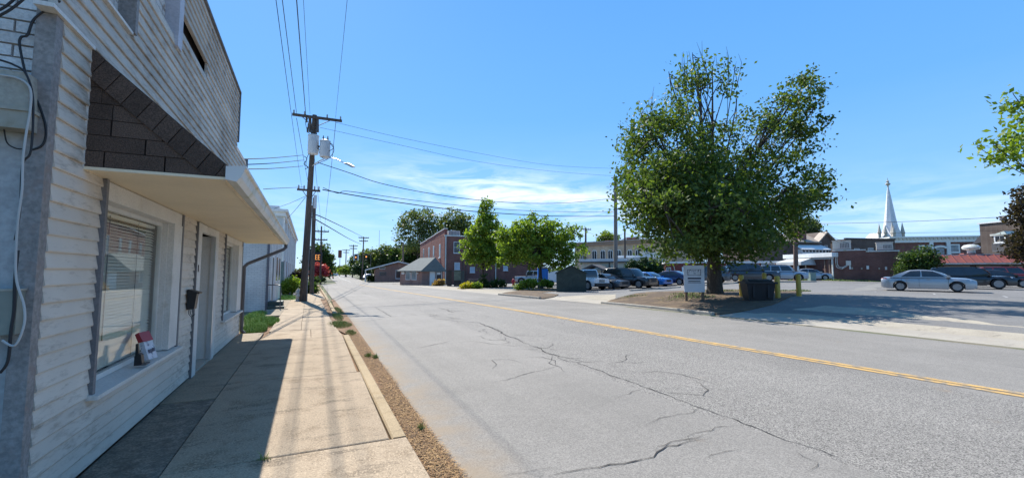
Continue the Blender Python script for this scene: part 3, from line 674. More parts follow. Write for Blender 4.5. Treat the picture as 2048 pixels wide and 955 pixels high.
# ================================================================ BUILDINGS ACROSS THE STREET AND BEHIND
def brick_mat(name, col, mortar, ang=0., var=.15, sc=1., fade=.6):
    """courses of brick on a wall whose horizontal direction is `ang` from +X"""
    m, t, out = newmat(name)
    pos = t.n('ShaderNodeNewGeometry').outputs['Position']; x, y, z = t.n('ShaderNodeSeparateXYZ', {0: pos}).outputs
    h = t.m('ADD', t.m('MULTIPLY', x, math.cos(ang)), t.m('MULTIPLY', y, math.sin(ang)))
    vec = t.n('ShaderNodeCombineXYZ', {0: h, 1: z, 2: 0.}).outputs[0]
    b = t.n('ShaderNodeTexBrick', {'Vector': vec, 'Color1': c4(col, 1 - var), 'Color2': c4(col, 1 + var), 'Mortar': c4(mortar), 'Scale': 1 / sc, 'Mortar Size': .010, 'Mortar Smooth': .3, 'Brick Width': .215, 'Row Height': .075})
    c = t.mix(t.ramp(t.noise(pos, .7, 5, .6), .3, .72), t.mix(1., b.outputs[0], (.72, .70, .70, 1), 'MULTIPLY'), t.mix(1., b.outputs[0], (1.12, 1.1, 1.08, 1), 'MULTIPLY'))
    st = t.noise(t.n('ShaderNodeMapping', {'Vector': pos, 'Scale': (2.5, 2.5, .25)}).outputs[0], 1., 4)
    c = t.mix(t.m('MULTIPLY', t.ramp(st, .52, .72), .35), c, c4(col, .5))
    p = t.n('ShaderNodeBsdfPrincipled', {'Base Color': c, 'Roughness': .85, 'Specular IOR Level': .25})
    t.l.new(t.n('ShaderNodeBump', {'Height': b.outputs['Fac'], 'Strength': .4, 'Distance': .008, }).outputs[0], p.inputs['Normal'])
    t.l.new(p.outputs[0], out.inputs[0]); return m
RED_X = brick_mat('red_brick_x', (.20, .072, .058), (.20, .16, .14), 0); RED_Y_LIT = brick_mat('red_brick_y_lit', (.24, .062, .047), (.24, .18, .15), R(90))  # street-face brick made a stronger red, its sunlit look put into the colour
BROWN_X = brick_mat('brown_brick', (.17, .070, .055), (.15, .12, .105), R(-30)); TAN_X = brick_mat('tan_brick', (.62, .45, .31), (.5, .40, .30), R(-20), .1)
DARK_X = brick_mat('dark_brick', (.115, .082, .068), (.16, .14, .12), R(-30)); PINK_X = brick_mat('pink_brick', (.34, .19, .155), (.33, .26, .22), 0)
WHITE_BR = brick_mat('white_painted_brick', (.66, .66, .64), (.50, .50, .49), 0, .05); WHITE_BRY = brick_mat('white_painted_brick_y', (.66, .66, .64), (.50, .50, .49), R(90), .05)
RED_SLOPE = mat('red_metal_roof', (.22, .062, .048), .6, .15, 2, .15, 30)
DARKGLASS = mat('window_dark', (.025, .032, .042), .12, .4, 2, spec=.6)
SKYGLASS = mat('window_reflecting', (.12, .16, .20), .1, .4, 1.5, spec=.8)
PALE = mat('pale_wall', (.56, .53, .47), .8, .08, 1, .1, 20); CREAM = mat('cream_wall', (.52, .47, .37), .8, .08, 1); WHITEP = mat('white_paint', (.70, .70, .68), .6, .06, 2)
GREYROOF = mat('grey_shingle_roof', (.16, .175, .165), .9, .12, 1.2, .3, 25, stretch=(1, 1, 4)); METALROOF = mat('light_metal_roof', (.55, .55, .54), .4, .08, 1, metal=.2)
TANROOF = mat('tan_metal_roof', (.32, .26, .20), .6, .12, 1, .2, 12); DARKROOF = mat('dark_roof', (.06, .062, .07), .8, .2, 1)
GREENPAINT = mat('dark_green_paint', (.032, .05, .042), .6, .2, 3, .2, 30, .15, 20, dirt=(.05, .065, .055), dscale=2)
class Wall:
    """one visible wall: a vertical plane from ground point A to B (left to right as seen); s along it, t outwards"""
    def __init__(s, A, B, z0=None):
        s.A = Vector((A.x, A.y, min(A.z, B.z) if z0 is None else z0)); d = Vector((B.x - A.x, B.y - A.y, 0)); s.L = d.length; s.d = d / s.L
        s.n = Vector((s.d.y, -s.d.x, 0))                  # towards the viewer
        s.rz = math.atan2(s.d.y, s.d.x)
    def px(s, u, v):
        r = ray(u, v); k = (s.A - EYEV).dot(s.n) / r.dot(s.n); p = EYEV + r * k - s.A
        return p.dot(s.d), p.z
    def thing(s, name, label, cat, group=None): s.o = thing(name, label, cat, s.A, s.rz, group); return s.o
    def rect(s, u0, v0, u1, v1):
        um, vm = (u0 + u1) / 2, (v0 + v1) / 2
        a, b = s.px(u0, vm)[0], s.px(u1, vm)[0]; c, d = s.px(um, v1)[1], s.px(um, v0)[1]; return a, b, c, d
# local axes under the empty: x = along wall, -y = outwards, z up
def win(w, r, frame=WHITEP, pane=DARKGLASS, fr=.07, sill=True, bars=1, name='window', mull=0, par=None, y=0.):
    a, b, c, d = r
    f = MB().box(a - fr, b + fr, y - .05, y + .01, d, d + fr).box(a - fr, a, y - .05, y + .01, c, d).box(b, b + fr, y - .05, y + .01, c, d).box(a - fr, b + fr, y - .05, y + .01, c - fr, c)
    for i in range(bars): zz = c + (d - c) * (i + 1) / (bars + 1); f.box(a, b, y - .042, y + .005, zz - .022, zz + .022)
    for i in range(mull): xx = a + (b - a) * (i + 1) / (mull + 1); f.box(xx - .02, xx + .02, y - .040, y + .004, c, d)
    o = f.build(name, frame, par or w.o); MB().box(a, b, y - .025, y + .002, c, d).build('pane', pane, o)
    if sill: MB().box(a - fr - .06, b + fr + .06, y - .12, y + .0, c - fr - .07, c - fr).build('sill', frame, o)
    return o
def wallbox(w, L, depth, h, m, name='wall', x0=0., z0=-.3): return MB().box(x0, x0 + L, 0, depth, z0, h).build(name, m, w.o)

# -- white painted brick building past the shop
w = Wall(Vector((-9, 21.06, -.05)), Vector((-1.57, 21.06, -.05))); w.thing('white_brick_building', 'white painted brick building just past the clapboard shop', 'building')
MB().box(0, w.L, .0, 9.4, -.3, 3.5).build('wall', [WHITE_BR], w.o)
MB().box(w.L, w.L + .015, .02, 9.38, -.3, 3.48).build('front_wall', WHITE_BRY, w.o)
MB().box(-.05, w.L + .08, -.05, 9.45, 3.5, 3.6).build('parapet_cap', WHITEP, w.o)
MB().box(w.L + .0, w.L + .06, .9, 1.25, -.2, 3.4).build('pilaster', WHITE_BRY, w.o)
d_ = MB().box(w.L + .012, w.L + .05, 1.7, 2.7, .1, 2.2).build('door', mat('door_dark', (.04, .045, .05), .5, .2, 3), w.o)
MB().box(w.L + .015, w.L + .075, 1.58, 1.7, .1, 2.3).box(w.L + .015, w.L + .075, 2.7, 2.82, .1, 2.3).box(w.L + .015, w.L + .075, 1.7, 2.7, 2.2, 2.3).build('door_frame', WHITEP, d_)
MB().box(w.L - .03, w.L + .06, -.06, .0, -.2, 3.3).build('corner_post', mat('dark_drain', (.12, .12, .14), .6), w.o)
for i, yy in enumerate((4.6, 6.8)):
    f = MB().box(w.L + .012, w.L + .05, yy, yy + 1.1, 1.0, 2.4).build('window', WHITEP, w.o); MB().box(w.L + .048, w.L + .056, yy + .08, yy + 1.02, 1.08, 2.32).build('pane', DARKGLASS, f)
st = thing('entrance_steps', 'small dark concrete entrance steps below the black handrail', 'steps', (-1.5, 20.9, -.05)); 
MB().box(0, .55, .0, 1.0, -.06, .30).build('upper_step', GREENPAINT, st); MB().box(.002, .62, -.42, -.002, -.06, .12).build('lower_step', GREENPAINT, st)
hr = thing('handrail', 'thin black metal handrail at the white building entrance', 'handrail', (-1.02, 20.45, -.05))
MB().tube(smooth_path([(-.5, .55, 1.0), (-.1, .1, 1.0), (0, 0, .9), (0, 0, .5), (0, 0, .03)], 4), .022, 8).build('rail', BROWN_METAL, hr, True)
MB().box(-.3, .3, -.15, .15, -.04, .03).build('base_plate', CONC_OLD, hr)

# -- pale building with cornice and pilasters beyond the lawn
X3 = -1.9; w = Wall(Vector((-14, 37.2, -.18)), Vector((X3, 37.2, -.18))); w.thing('cornice_building', 'long pale building with white cornice and pilasters beyond the lawn', 'building')
top3 = onx(583, 463, X3).z + .18
BLUEW = mat('pale_blue_wall', (.55, .57, .58), .8, .06, 1, .08, 20)
MB().box(0, w.L, 0, 34, -.5, top3).build('wall', BLUEW, w.o)
MB().box(-.1, w.L + .35, -.35, 34.3, top3 - .02, top3 + .18).box(0, w.L + .18, -.2, 34.2, top3 - .35, top3 - .02).build('cornice', WHITEP, w.o)
MB().box(.4, w.L - .3, .4, 33.5, top3 + .18, top3 + .5).build('parapet', BLUEW, w.o)
MB().prism([(1.0, top3 + .5), (w.L - .9, top3 + .5), (w.L - 3, top3 + 1.0), (3, top3 + 1.0)], 'y', 1., 33).build('roof', mat('clay_roof', (.30, .13, .09), .8, .2, 2), w.o)
for i in range(8): MB().box(w.L + .0, w.L + .14, .05 + i * 4.6, .65 + i * 4.6, -.4, top3 - .36).build('pilaster', WHITEP, w.o)
for i in range(7):
    f = MB().box(w.L + .002, w.L + .07, 1.8 + i * 4.6, 3.5 + i * 4.6, .7, 2.7).build('window', WHITEP, w.o); MB().box(w.L + .068, w.L + .076, 1.9 + i * 4.6, 3.4 + i * 4.6, .8, 2.6).build('pane', DARKGLASS, f)
r = w.rect(568, 523, 578, 556); MB().box(r[0], min(r[1], w.L - .1), -.04, 0, .1, r[3]).build('door', mat('green_door', (.12, .17, .17), .6), w.o)
MB().box(w.L - 1.9, w.L - 1.84, -.05, -.0, -.2, top3 - .4).build('downpipe', BROWN_METAL, w.o)

# -- low brick building with white gable roof (beyond the side street)
A = hit(750, 562.5); w = Wall(A, A + Vector((10.4, -1.2, 0))); w.thing('low_brick_building', 'low pinkish brick building with shallow white gable roof at the far corner', 'building')
ze = w.px(750, 538)[1]; sp_, zp = w.px(796, 524.5)
MB().prism([(0, -.4), (w.L, -.4), (w.L, ze), (sp_, zp), (0, ze)], 'y', 0, 16).build('wall', PINK_X, w.o)
MB().prism([(-2.0, ze - .28), (sp_, zp + .05), (w.L + 1.2, ze - .1), (w.L + 1.2, ze + .12), (sp_, zp + .3), (-2.0, ze - .06)], 'y', -.6, 16.5).build('roof', mat('white_roof', (.68, .68, .67), .5, .05, 1), w.o)
win(w, w.rect(759.5, 544, 772, 550), TRIM_GREY, DARKGLASS, .08, False, 0)
win(w, w.rect(792, 540, 802, 556), WHITEP, DARKGLASS, .08, True, 0)
win(w, (.9, sp_ - 2.6, ze + .12, ze + .5), WHITEP, DARKGLASS, .08, False, 0)
MB().box(-2.0, -1.75, .6, .85, -.3, ze - .2).build('porch_post', WHITEP, w.o); MB().box(-2.0, -1.75, 8, 8.25, -.3, ze - .2).build('porch_post', WHITEP, w.o)

# -- small brick booth with grey hip roof
A = hit(843, 570); ex = Vector((.93, .37, 0)); ey = Vector((-.37, .93, 0))
w = Wall(A, A + ex * 3.7); w.thing('brick_booth', 'small brick office with grey hipped roof on the street corner', 'building')
zc = w.px(843, 541)[1]; Ls = 5.4
MB().box(0, w.L, 0, Ls, -.4, zc).build('wall', PINK_X, w.o)
MB().box(w.L * .36, w.L * .60, -.05, .0, -.1, zc).build('white_panel', WHITEP, w.o)
ov = .35; zr = zc + 1.9
mb = MB(); mb.add([(-ov, -ov, zc - .12), (w.L + ov, -ov, zc - .12), (w.L + ov, Ls + ov, zc - .12), (-ov, Ls + ov, zc - .12), (w.L / 2 + .4, .0, zr), (w.L / 2 + .4, Ls - 1.6, zr), (-ov, -ov, zc), (w.L + ov, -ov, zc), (w.L + ov, Ls + ov, zc), (-ov, Ls + ov, zc)],
             [(0, 3, 2, 1), (0, 1, 7, 6), (1, 2, 8, 7), (2, 3, 9, 8), (3, 0, 6, 9), (6, 7, 4), (7, 8, 5, 4), (8, 9, 5), (9, 6, 4, 5)]); mb.build('roof', GREYROOF, w.o)
r = w.rect(868, 542, 880, 566); dd = MB().box(w.L * .66, w.L * .90, -.05, 0, .0, 2.1).build('door', DARKGLASS, w.o)
MB().box(w.L * .64, w.L * .66, -.07, .0, 0, 2.15).box(w.L * .90, w.L * .92, -.07, 0, 0, 2.15).box(w.L * .66, w.L * .90, -.07, 0, 2.1, 2.2).build('door_frame', SILVER, dd)
MB().box(w.L * .70, w.L * .86, -.056, -.05, 1.45, 1.8).build('notice', WHITEP, dd)
MB().box(w.L * .62, w.L * .94, -.12, 0, 2.28, 2.5).build('door_sign', TRIM_GREY, w.o)
MB().box(w.L * .95, w.L * 1.0, -.1, 0, 2.0, 2.2).build('lamp', WHITEP, w.o)
for yy in (1.2, 2.7):
    f = MB().box(-.05, .0, yy, yy + 1.2, .7, 2.0).build('window', WHITEP, w.o); MB().box(-.06, -.048, yy + .1, yy + 1.1, .78, 1.92).build('pane', SKYGLASS, f)
for yy in (.8, 2.5, 4.1): MB().lathe([(.0, 0), (.09, .02), (.13, .16), (.05, .2)], 8, (-.12, yy, zc - .45)).build('lamp', WHITEP, w.o)
MB().box(-.05, 0, 4.3, 5.0, 1.5, 2.1).build('notice_board', WHITEP, w.o)

# -- two storey red brick building
A = hit(889, 567.5); w = Wall(A, A + Vector((17, -1.2, 0))); w.thing('red_brick_building', 'two storey red brick building behind the small trees', 'building')
zt = w.px(889, 470)[1]; dep = 24.
MB().box(.0, w.L, .0, dep, -.6, zt).build('wall', RED_X, w.o)
MB().box(-.02, 0, .0, dep, -.6, zt + .3).build('street_wall', RED_Y_LIT, w.o)
MB().box(-.1, w.L + .15, -.15, .05, zt - .16, zt + .05).build('gutter', GUTTER, w.o)
for i, (y0, y1, hh) in enumerate(((0., 8., 1.0), (8., 16., .65), (16., 24., .3))):
    MB().prism([(y0, zt), (y1, zt), (y1, zt + hh - .3), (y0, zt + hh)], 'x', -.03, .35).build('parapet_step', RED_Y_LIT, w.o)
    MB().prism([(y0 - .1, zt + hh), (y1, zt + hh - .3), (y1, zt + hh - .18), (y0 - .1, zt + hh + .12)], 'x', -.12, .42).build('coping', WHITEP, w.o)
for yy in (3.2, 8.6, 13.2, 19.2):
    f = MB().box(-.07, -.02, yy, yy + 1.0, zt - 3.4, zt - 1.2).build('window', WHITEP, w.o); MB().box(-.078, -.068, yy + .1, yy + .9, zt - 3.3, zt - 1.3).build('pane', DARKGLASS, f)
    MB().box(-.2, -.02, yy - .1, yy + 1.1, zt - 3.55, zt - 3.4).build('sill', WHITEP, f)
win(w, w.rect(908, 484, 918.5, 505)); win(w, w.rect(940, 486, 948, 505)); win(w, w.rect(1000, 486, 1008, 505))
BOARD = mat('boarded_window', (.42, .46, .52), .7, .1, 3)
for r in ((909.5, 525, 919, 538), (940.5, 534, 949, 544), (1007, 531, 1015, 540)): win(w, w.rect(*r), WHITEP, BOARD, .05, True, 0)
for u in (891, 991): 
    s_ = w.px(u, 520)[0]; MB().tube([(s_, -.1, -.4), (s_, -.1, zt - .1)], .09, 8).build('downspout', GUTTER, w.o, True)
for u in (926, 932): s_ = w.px(u, 520)[0]; MB().tube([(s_, -.06, -.2), (s_, -.06, zt - 2.4)], .05, 6).build('pipe', BROWN_METAL, w.o, True)
a_, z_ = w.px(910, 470); ac = thing('rooftop_unit', 'boxy grey air conditioner on the red brick roof', 'air conditioner', w.A + w.d * (w.px(903, 468)[0]) - w.n * 2 + Vector((0, 0, zt)), w.rz)
MB().box(0, 1.9, 0, 1.4, 0, .95).build('case', PALE, ac)
for i in range(7): MB().box(.12 + i * .24, .22 + i * .24, -.02, .0, .12, .85).build('grille_bar', TRIM_GREY, ac)
MB().lathe([(.4, 0), (.4, .1), (.3, .12)], 14, (1., .7, .95)).build('fan_cover', TRIM_GREY, ac)

# -- dark enclosure beside the booth and grey cabinets
A = hit(894, 572); B = hit(922, 572.); w = Wall(A, B); w.thing('dumpster_enclosure', 'dark wooden bin enclosure against the red brick wall', 'enclosure')
hE = w.px(905, 540.5)[1]
n_ = 12
for i in range(n_):
    if .28 < i / n_ < .5: continue
    MB().box(w.L * i / n_, w.L * (i + 1) / n_ - .02, 0, .05, -.1, hE).build('board', mat('dark_board', (.045, .04, .038), .8, .2, 3), w.o)
MB().box(0, w.L, .05, 1.9, hE - .12, hE - .02).build('roof', DARKROOF, w.o); MB().box(.02, .07, .05, 1.85, -.1, hE - .12).build('side_panel', GREENPAINT, w.o); MB().box(w.L - .07, w.L - .02, .05, 1.85, -.1, hE - .12).build('side_panel', GREENPAINT, w.o)
MB().box(w.L * .5, w.L * .98, -.05, 0, .75, hE - .05).build('green_panel', mat('sage_panel', (.12, .15, .12), .7, .2, 3), w.o)
A = hit(928, 571); pr = thing('pallet_stack', 'dark folded tables stacked beside the bin enclosure', 'tables', A + Vector((.6, -.4, 0)), R(-8))
MB().box(0, 1.6, 0, .8, .75, .82).build('top', BROWN_METAL, pr); 
for xx in (.1, 1.4): MB().box(xx, xx + .08, .1, .7, 0, .75).build('leg', BROWN_METAL, pr)

# -- dark green shed box by the street
A = hit(1113, 583.5); B = hit(1172.5, 583.5); w = Wall(A, B); w.thing('green_shed', 'dark green wooden shed with a low pointed top near the street', 'shed')
hs_ = w.px(1113, 546)[1]; hp = w.px(1142, 532)[1]
MB().prism([(0, -.15), (w.L, -.15), (w.L, hs_), (w.L / 2, hp), (0, hs_)], 'y', .03, 2.3).build('body', GREENPAINT, w.o)
nb = 9
for i in range(nb):
    z0 = i * hs_ / nb; MB().prism([(.0, z0 + .006), (w.L, z0 + .006), (w.L, z0 + hs_ / nb), (0, z0 + hs_ / nb)], 'y', .0 + (i % 2) * .006, .03).build('board', GREENPAINT, w.o)
MB().prism([(-.1, hs_ - .06), (w.L / 2, hp), (w.L + .1, hs_ - .06), (w.L + .1, hs_ + .02), (w.L / 2, hp + .09), (-.1, hs_ + .02)], 'y', -.08, 2.4).build('roof', mat('green_roof', (.02, .035, .028), .6, .2, 3), w.o)
MB().prism([(.1, hs_ + .03), (w.L - .1, hs_ + .03), (w.L / 2, hp - .05)], 'y', .005, .03).build('gable_panel', GREENPAINT, w.o)

# -- tan brick building far behind the lot, with smaller pale buildings before it
A = atZ(1150, 560, 104); A.z = -.2; B = atZ(1345, 560, 88); B.z = -.2
w = Wall(A, B); w.thing('tan_brick_building', 'long tan brick building with arched windows far behind the parked cars', 'building')
zt = w.px(1170, 492)[1]; zt2 = w.px(1300, 494)[1]
MB().box(0, w.L, 0, 18, -.4, zt).build('wall', TAN_X, w.o)
MB().box(-.2, w.L + .2, -.25, .3, zt - .0, zt + .75).build('cornice', mat('cornice_brown', (.30, .20, .14), .8, .1, 1), w.o); MB().box(-.25, w.L + .25, -.4, .35, zt + .75, zt + .95).build('coping', mat('coping_grey', (.38, .34, .30), .8), w.o)
for u in (1162, 1185, 1202, 1217, 1234, 1256, 1272, 1288):
    r = w.rect(u, 510, u + 8, 519); a, b, c, d = r; d = c + 1.9; c = c - .6
    f = MB(); f.prism([(a - .1, c - .1), (b + .1, c - .1), (b + .1, d), ((a + b) / 2 + .35, d + .3), ((a + b) / 2 - .35, d + .3), (a - .1, d)], 'y', -.06, .0); o = f.build('window', WHITEP, w.o)
    MB().prism([(a, c), (b, c), (b, d - .1), ((a + b) / 2 + .3, d + .16), ((a + b) / 2 - .3, d + .16), (a, d - .1)], 'y', -.075, -.055).build('pane', DARKGLASS, o)
    MB().box((a + b) / 2 - .05, (a + b) / 2 + .05, -.085, -.06, c, d + .16).build('mullion', WHITEP, o)
for u0, u1, v in ((1192, 1201, 478), (1236, 1243, 473), (1247.5, 1256, 473)):
    a, b, c, d = w.rect(u0, v, u1, 490); MB().box(a, b, 4, 5.4, zt, d).build('chimney', RED_X, w.o)
MB().prism([(w.px(1203, 485)[0], zt + .9), (w.px(1262, 485)[0], zt + .9), (w.px(1245, 485)[0], zt + 2.1), (w.px(1228, 485)[0], zt + 2.1)], 'y', 6, 14).build('roof_monitor', METALROOF, w.o)
A = atZ(1163, 560, 70); A.z = -.2; B = atZ(1251, 560, 66); B.z = -.1
w = Wall(A, B); w.thing('cream_shed_building', 'low cream building with white roof band behind the parked cars', 'building')
z0_ = w.px(1200, 524)[1]; z1_ = w.px(1200, 517)[1]
MB().box(0, w.L, 0, 9, -.4, z0_).build('wall', CREAM, w.o); MB().box(-.2, w.L + .2, -.3, 9.2, z0_ + .12, z1_).build('roof', METALROOF, w.o); MB().box(-.25, w.L + .25, -.38, -.1, z0_ - .05, z0_ + .12).build('gutter', BROWN_METAL, w.o)
s_ = w.px(1219, 530)[0]; MB().box(s_ - .08, s_ + .08, -.15, 0, -.2, z0_ - .06).build('downspout', BROWN_METAL, w.o)
A2 = w.A + w.n * 4; w2 = Wall(A2 - w.d * 2 , A2 + w.d * 6); w2.thing('gabled_shelter', 'small dark gabled shelter in front of the cream building', 'shelter')
a, z_ = w2.px(1184, 531); b = w2.px(1206, 541)[0]; zz = w2.px(1206, 540)[1]
MB().prism([(2 * a - b, zz), (a, z_), (b, zz), (b, zz + .18), (a, z_ + .22), (2 * a - b, zz + .18)], 'y', 0, 3.2).build('roof', DARKROOF, w2.o)
for k in (2 * a - b + .2, b - .35): MB().box(k, k + .15, .1, .25, -.2, zz).build('post', BROWN_METAL, w2.o); MB().box(k, k + .15, 2.8, 2.95, -.2, zz).build('post', BROWN_METAL, w2.o)
MB().box(2 * a - b + .3, b - .3, 1.5, 3.0, -.2, zz - .05).build('back_wall', CREAM, w2.o)
A = atZ(1238, 560, 72); A.z = -.1; B = atZ(1332, 560, 70); B.z = .0
w = Wall(A, B); w.thing('pale_flat_building', 'plain pale flat-roofed building behind the round evergreen shrubs', 'building')
z0_ = w.px(1290, 514.5)[1]; MB().box(0, w.L, 0, 10, -.4, z0_).build('wall', PALE, w.o); MB().box(-.1, w.L + .1, -.1, .25, z0_, z0_ + .35).build('parapet_cap', WHITEP, w.o)
s_ = w.px(1282, 520)[0]; MB().box(s_, w.L, .3, 6, z0_, z0_ + .9).build('raised_roof', PALE, w.o); MB().box(w.L - .25, w.L - .1, -.08, 0, -.2, z0_).build('downspout', BROWN_METAL, w.o)

# -- long low red building behind the big tree
A = atZ(1332, 560, 64); A.z = .2; B = atZ(1584, 560, 60); B.z = .4
w = Wall(A, B); w.thing('long_red_building', 'long low red painted building behind the big tree and SUVs', 'building')
z0_ = w.px(1450, 526)[1]; MB().box(0, w.L, 0, 10, -.6, z0_).build('wall', [mat('red_painted_block', (.20, .05, .042), .8, .2, 1.5, .2, 20)], w.o); MB().box(-.15, w.L + .1, -.2, 10.2, z0_, z0_ + .28).build('roof_edge', WHITEP, w.o)
for r in ((1333, 535, 1341, 541), (1424, 526, 1429, 545), (1523, 526, 1535, 530), (1538, 525.5, 1548, 529.5)): win(w, w.rect(*r), WHITEP, SKYGLASS, .06, False, 0)
for u in (1364, 1506): s_ = w.px(u, 540)[0]; MB().box(s_, s_ + .5, -.06, 0, -.2, z0_ - .5).build('white_panel', WHITEP, w.o)
s_ = w.px(1354, 540)[0]; MB().tube([(s_, -.1, 0), (s_ - .5, -.1, z0_ - .1)], .05, 6).build('pipe', PALE, w.o)

# -- brown brick building on the right: entrance part and long side wall
C = hit(1668, 560.5); A = atZ(1580, 560, 60); A.z = C.z; dq = ray(1801, 545); kq = Vector((.44, -.9)); kq = (dq.y * C.x - dq.x * C.y) / (dq.x * kq.y - dq.y * kq.x); E_ = C + Vector((.44, -.9, 0)) * kq
w = Wall(C, E_); w.thing('brown_brick_building', 'single storey brown brick building with white fascia and rooftop units', 'building')
zt = w.px(1673, 501.5)[1]; zt_r = w.px(1795, 502)[1]
mb = MB(); mb.prism([(0, -.5), (w.L, -.5), (w.L, zt_r), (w.L * .52, zt_r), (w.L * .52, zt), (0, zt)], 'y', 0, 14); mb.build('side_wall', BROWN_X, w.o)
MB().box(0, w.L * .52, -.08, .2, zt, zt + .12).box(w.L * .52 + .002, w.L + .05, -.08, .2, zt_r, zt_r + .12).build('coping', GUTTER, w.o)
wv = Wall(A, C); Lq = wv.L; dl = wv.A - w.A
fr_ = bpy.data.objects.new('entrance_wing', None)
me = MB(); P_ = lambda s, tt, z: (Matrix.Rotation(-w.rz, 4, 'Z') @ (wv.A + wv.d * s - wv.n * tt - w.A + Vector((0, 0, z))))
def wing(name, s0, s1, t0, t1, z0, z1, m):
    mb = MB(); mb.add([P_(s, tt, z) for z in (z0, z1) for tt in (t0, t1) for s in (s0, s1)], [(0, 2, 3, 1), (4, 5, 7, 6), (0, 1, 5, 4), (2, 6, 7, 3), (0, 4, 6, 2), (1, 3, 7, 5)]); return mb.build(name, m, w.o)
bpy.data.objects.remove(fr_)
zf = wv.px(1620, 515)[1]; zf1 = wv.px(1620, 507)[1]
wing('entrance_wall', 0, Lq - .05, 0, 8, -.5, zf, BROWN_X); wing('fascia', -.5, Lq + .4, -.5, 8, zf, zf1, WHITEP); wing('fascia_shadow_board', -.3, Lq + .2, -.25, -.05, zf - .25, zf - .01, mat('fascia_grey', (.45, .45, .46)))
s0 = wv.px(1580, 525)[0]; s1 = wv.px(1632, 525)[0]; zc0 = wv.px(1600, 530)[1]; zc1 = wv.px(1600, 524)[1]; zc2 = wv.px(1600, 515.5)[1]
mb = MB(); mb.add([P_(s0, -2.2, zc0), P_(s1, -2.2, zc0), P_(s1, 0, zc0), P_(s0, 0, zc0), P_(s0, -2.2, zc1), P_(s1, -2.2, zc1), P_(s1 - .3, -.05, zc2), P_(s0 + .3, -.05, zc2)], [(0, 3, 2, 1), (0, 1, 5, 4), (4, 5, 6, 7), (1, 2, 6, 5), (3, 0, 4, 7), (2, 3, 7, 6)]); mb.build('canopy', mat('canopy_grey', (.46, .47, .46), .7, .08, 2), w.o)
for u in (1584, 1617): s_ = wv.px(u, 545)[0]; wing('canopy_post', s_ - .1, s_ + .1, -2.1, -1.9, -.3, zc0, WHITEP)
a = wv.px(1599, 545)[0]; b = wv.px(1612, 545)[0]; wing('door', a, b, -.06, 0, 0, wv.px(1600, 527)[1], DARKGLASS); wing('door_frame', a - .15, a, -.1, 0, 0, wv.px(1600, 526)[1], WHITEP); wing('door_frame', b, b + .15, -.1, 0, 0, wv.px(1600, 526)[1], WHITEP)
for u in (1652, 1661, 1666.5):
    s_ = wv.px(u, 540)[0]; wing('downspout', s_ - .05, s_ + .05 + (.06 if u > 1665 else 0), -.16, -.04, -.3, zf, GUTTER if u > 1665 else mat('pipe_brown', (.20, .14, .11)))
for k, (u0, v0) in enumerate(((1671.5, 533), (1674.5, 530.5))):
    a = w.px(u0, 520)[0]; z_ = w.px(u0, 537 - k * 2)[1]; b = w.px(1695, 535)[0]
    MB().tube(smooth_path([(a, -.1, zt - .4), (a, -.1, z_ + .6), (a + .12, -.1, z_ + .15), (a + .6, -.1, z_), (b - .5, -.1, z_), (b, -.1, z_ + .35)], 4), .035, 6).build('conduit', GUTTER, w.o, True)
for r, m_ in (((1692, 521, 1702, 530.5), PALE), ((1698.5, 531, 1702, 538), GUTTER), ((1703, 534, 1706, 538), BOXM), ((1733, 531, 1738, 538), GUTTER), ((1770, 533, 1774, 539), GUTTER), ((1722, 535, 1725, 538), BOXM), ((1757, 535, 1760, 538), BOXM)):
    a, b, c, d = w.rect(*r); MB().box(a, b, -.18, 0, c, d).build('wall_box', m_, w.o)
MB().box(w.px(1668, 505)[0], w.px(1674, 505)[0], -.2, 0, zt - .75, zt - .25).build('meter_hood', PALE, w.o)
def ac_unit(label, u0, v0, u1, v1, back, zb):
    a, b, c, d = w.rect(u0, v0, u1, v1); o = thing('rooftop_unit', label, 'air conditioner', w.A + w.d * a - w.n * back + Vector((0, 0, zb)), w.rz)
    L = (b - a) * 1.06; H = (d - c) * 1.05
    MB().box(0, L, 0, 1.9, 0, .15).build('curb', TRIM_GREY, o); MB().box(-.03, L + .03, -.03, 1.95, .15, H).build('case', mat('ac_beige', (.50, .50, .44), .6, .08, 2, dirt=(.36, .34, .27), dscale=2), o)
    for i in range(6): MB().box(L * .42 + i * L * .09, L * .42 + i * L * .09 + L * .05, -.05, -.03, .3, H - .25).build('grille_bar', TRIM_GREY, o)
    MB().box(-.08, L + .08, -.08, 2.0, H, H + .08).build('lid', PALE, o); return o
ac_unit('large beige rooftop air conditioner at the white fascia corner', 1664, 479, 1698, 497, 1.5, zt + .12)
ac_unit('cream rooftop air conditioner towards the far right of the brown building', 1754, 485, 1785, 501, 1.5, zt_r + .12)
rk_ = hit(1681, 558); ro = MB(); ro.prism([(-.6, -.1), (.7, -.1), (.3, .35), (-.25, .85), (-.5, .8)], 'y', -.25, .25); o = ro.build('boulder', CONC_PALE); o.location = rk_; tag(o, 'pale leaning rock slab against the brown brick wall', 'rock')
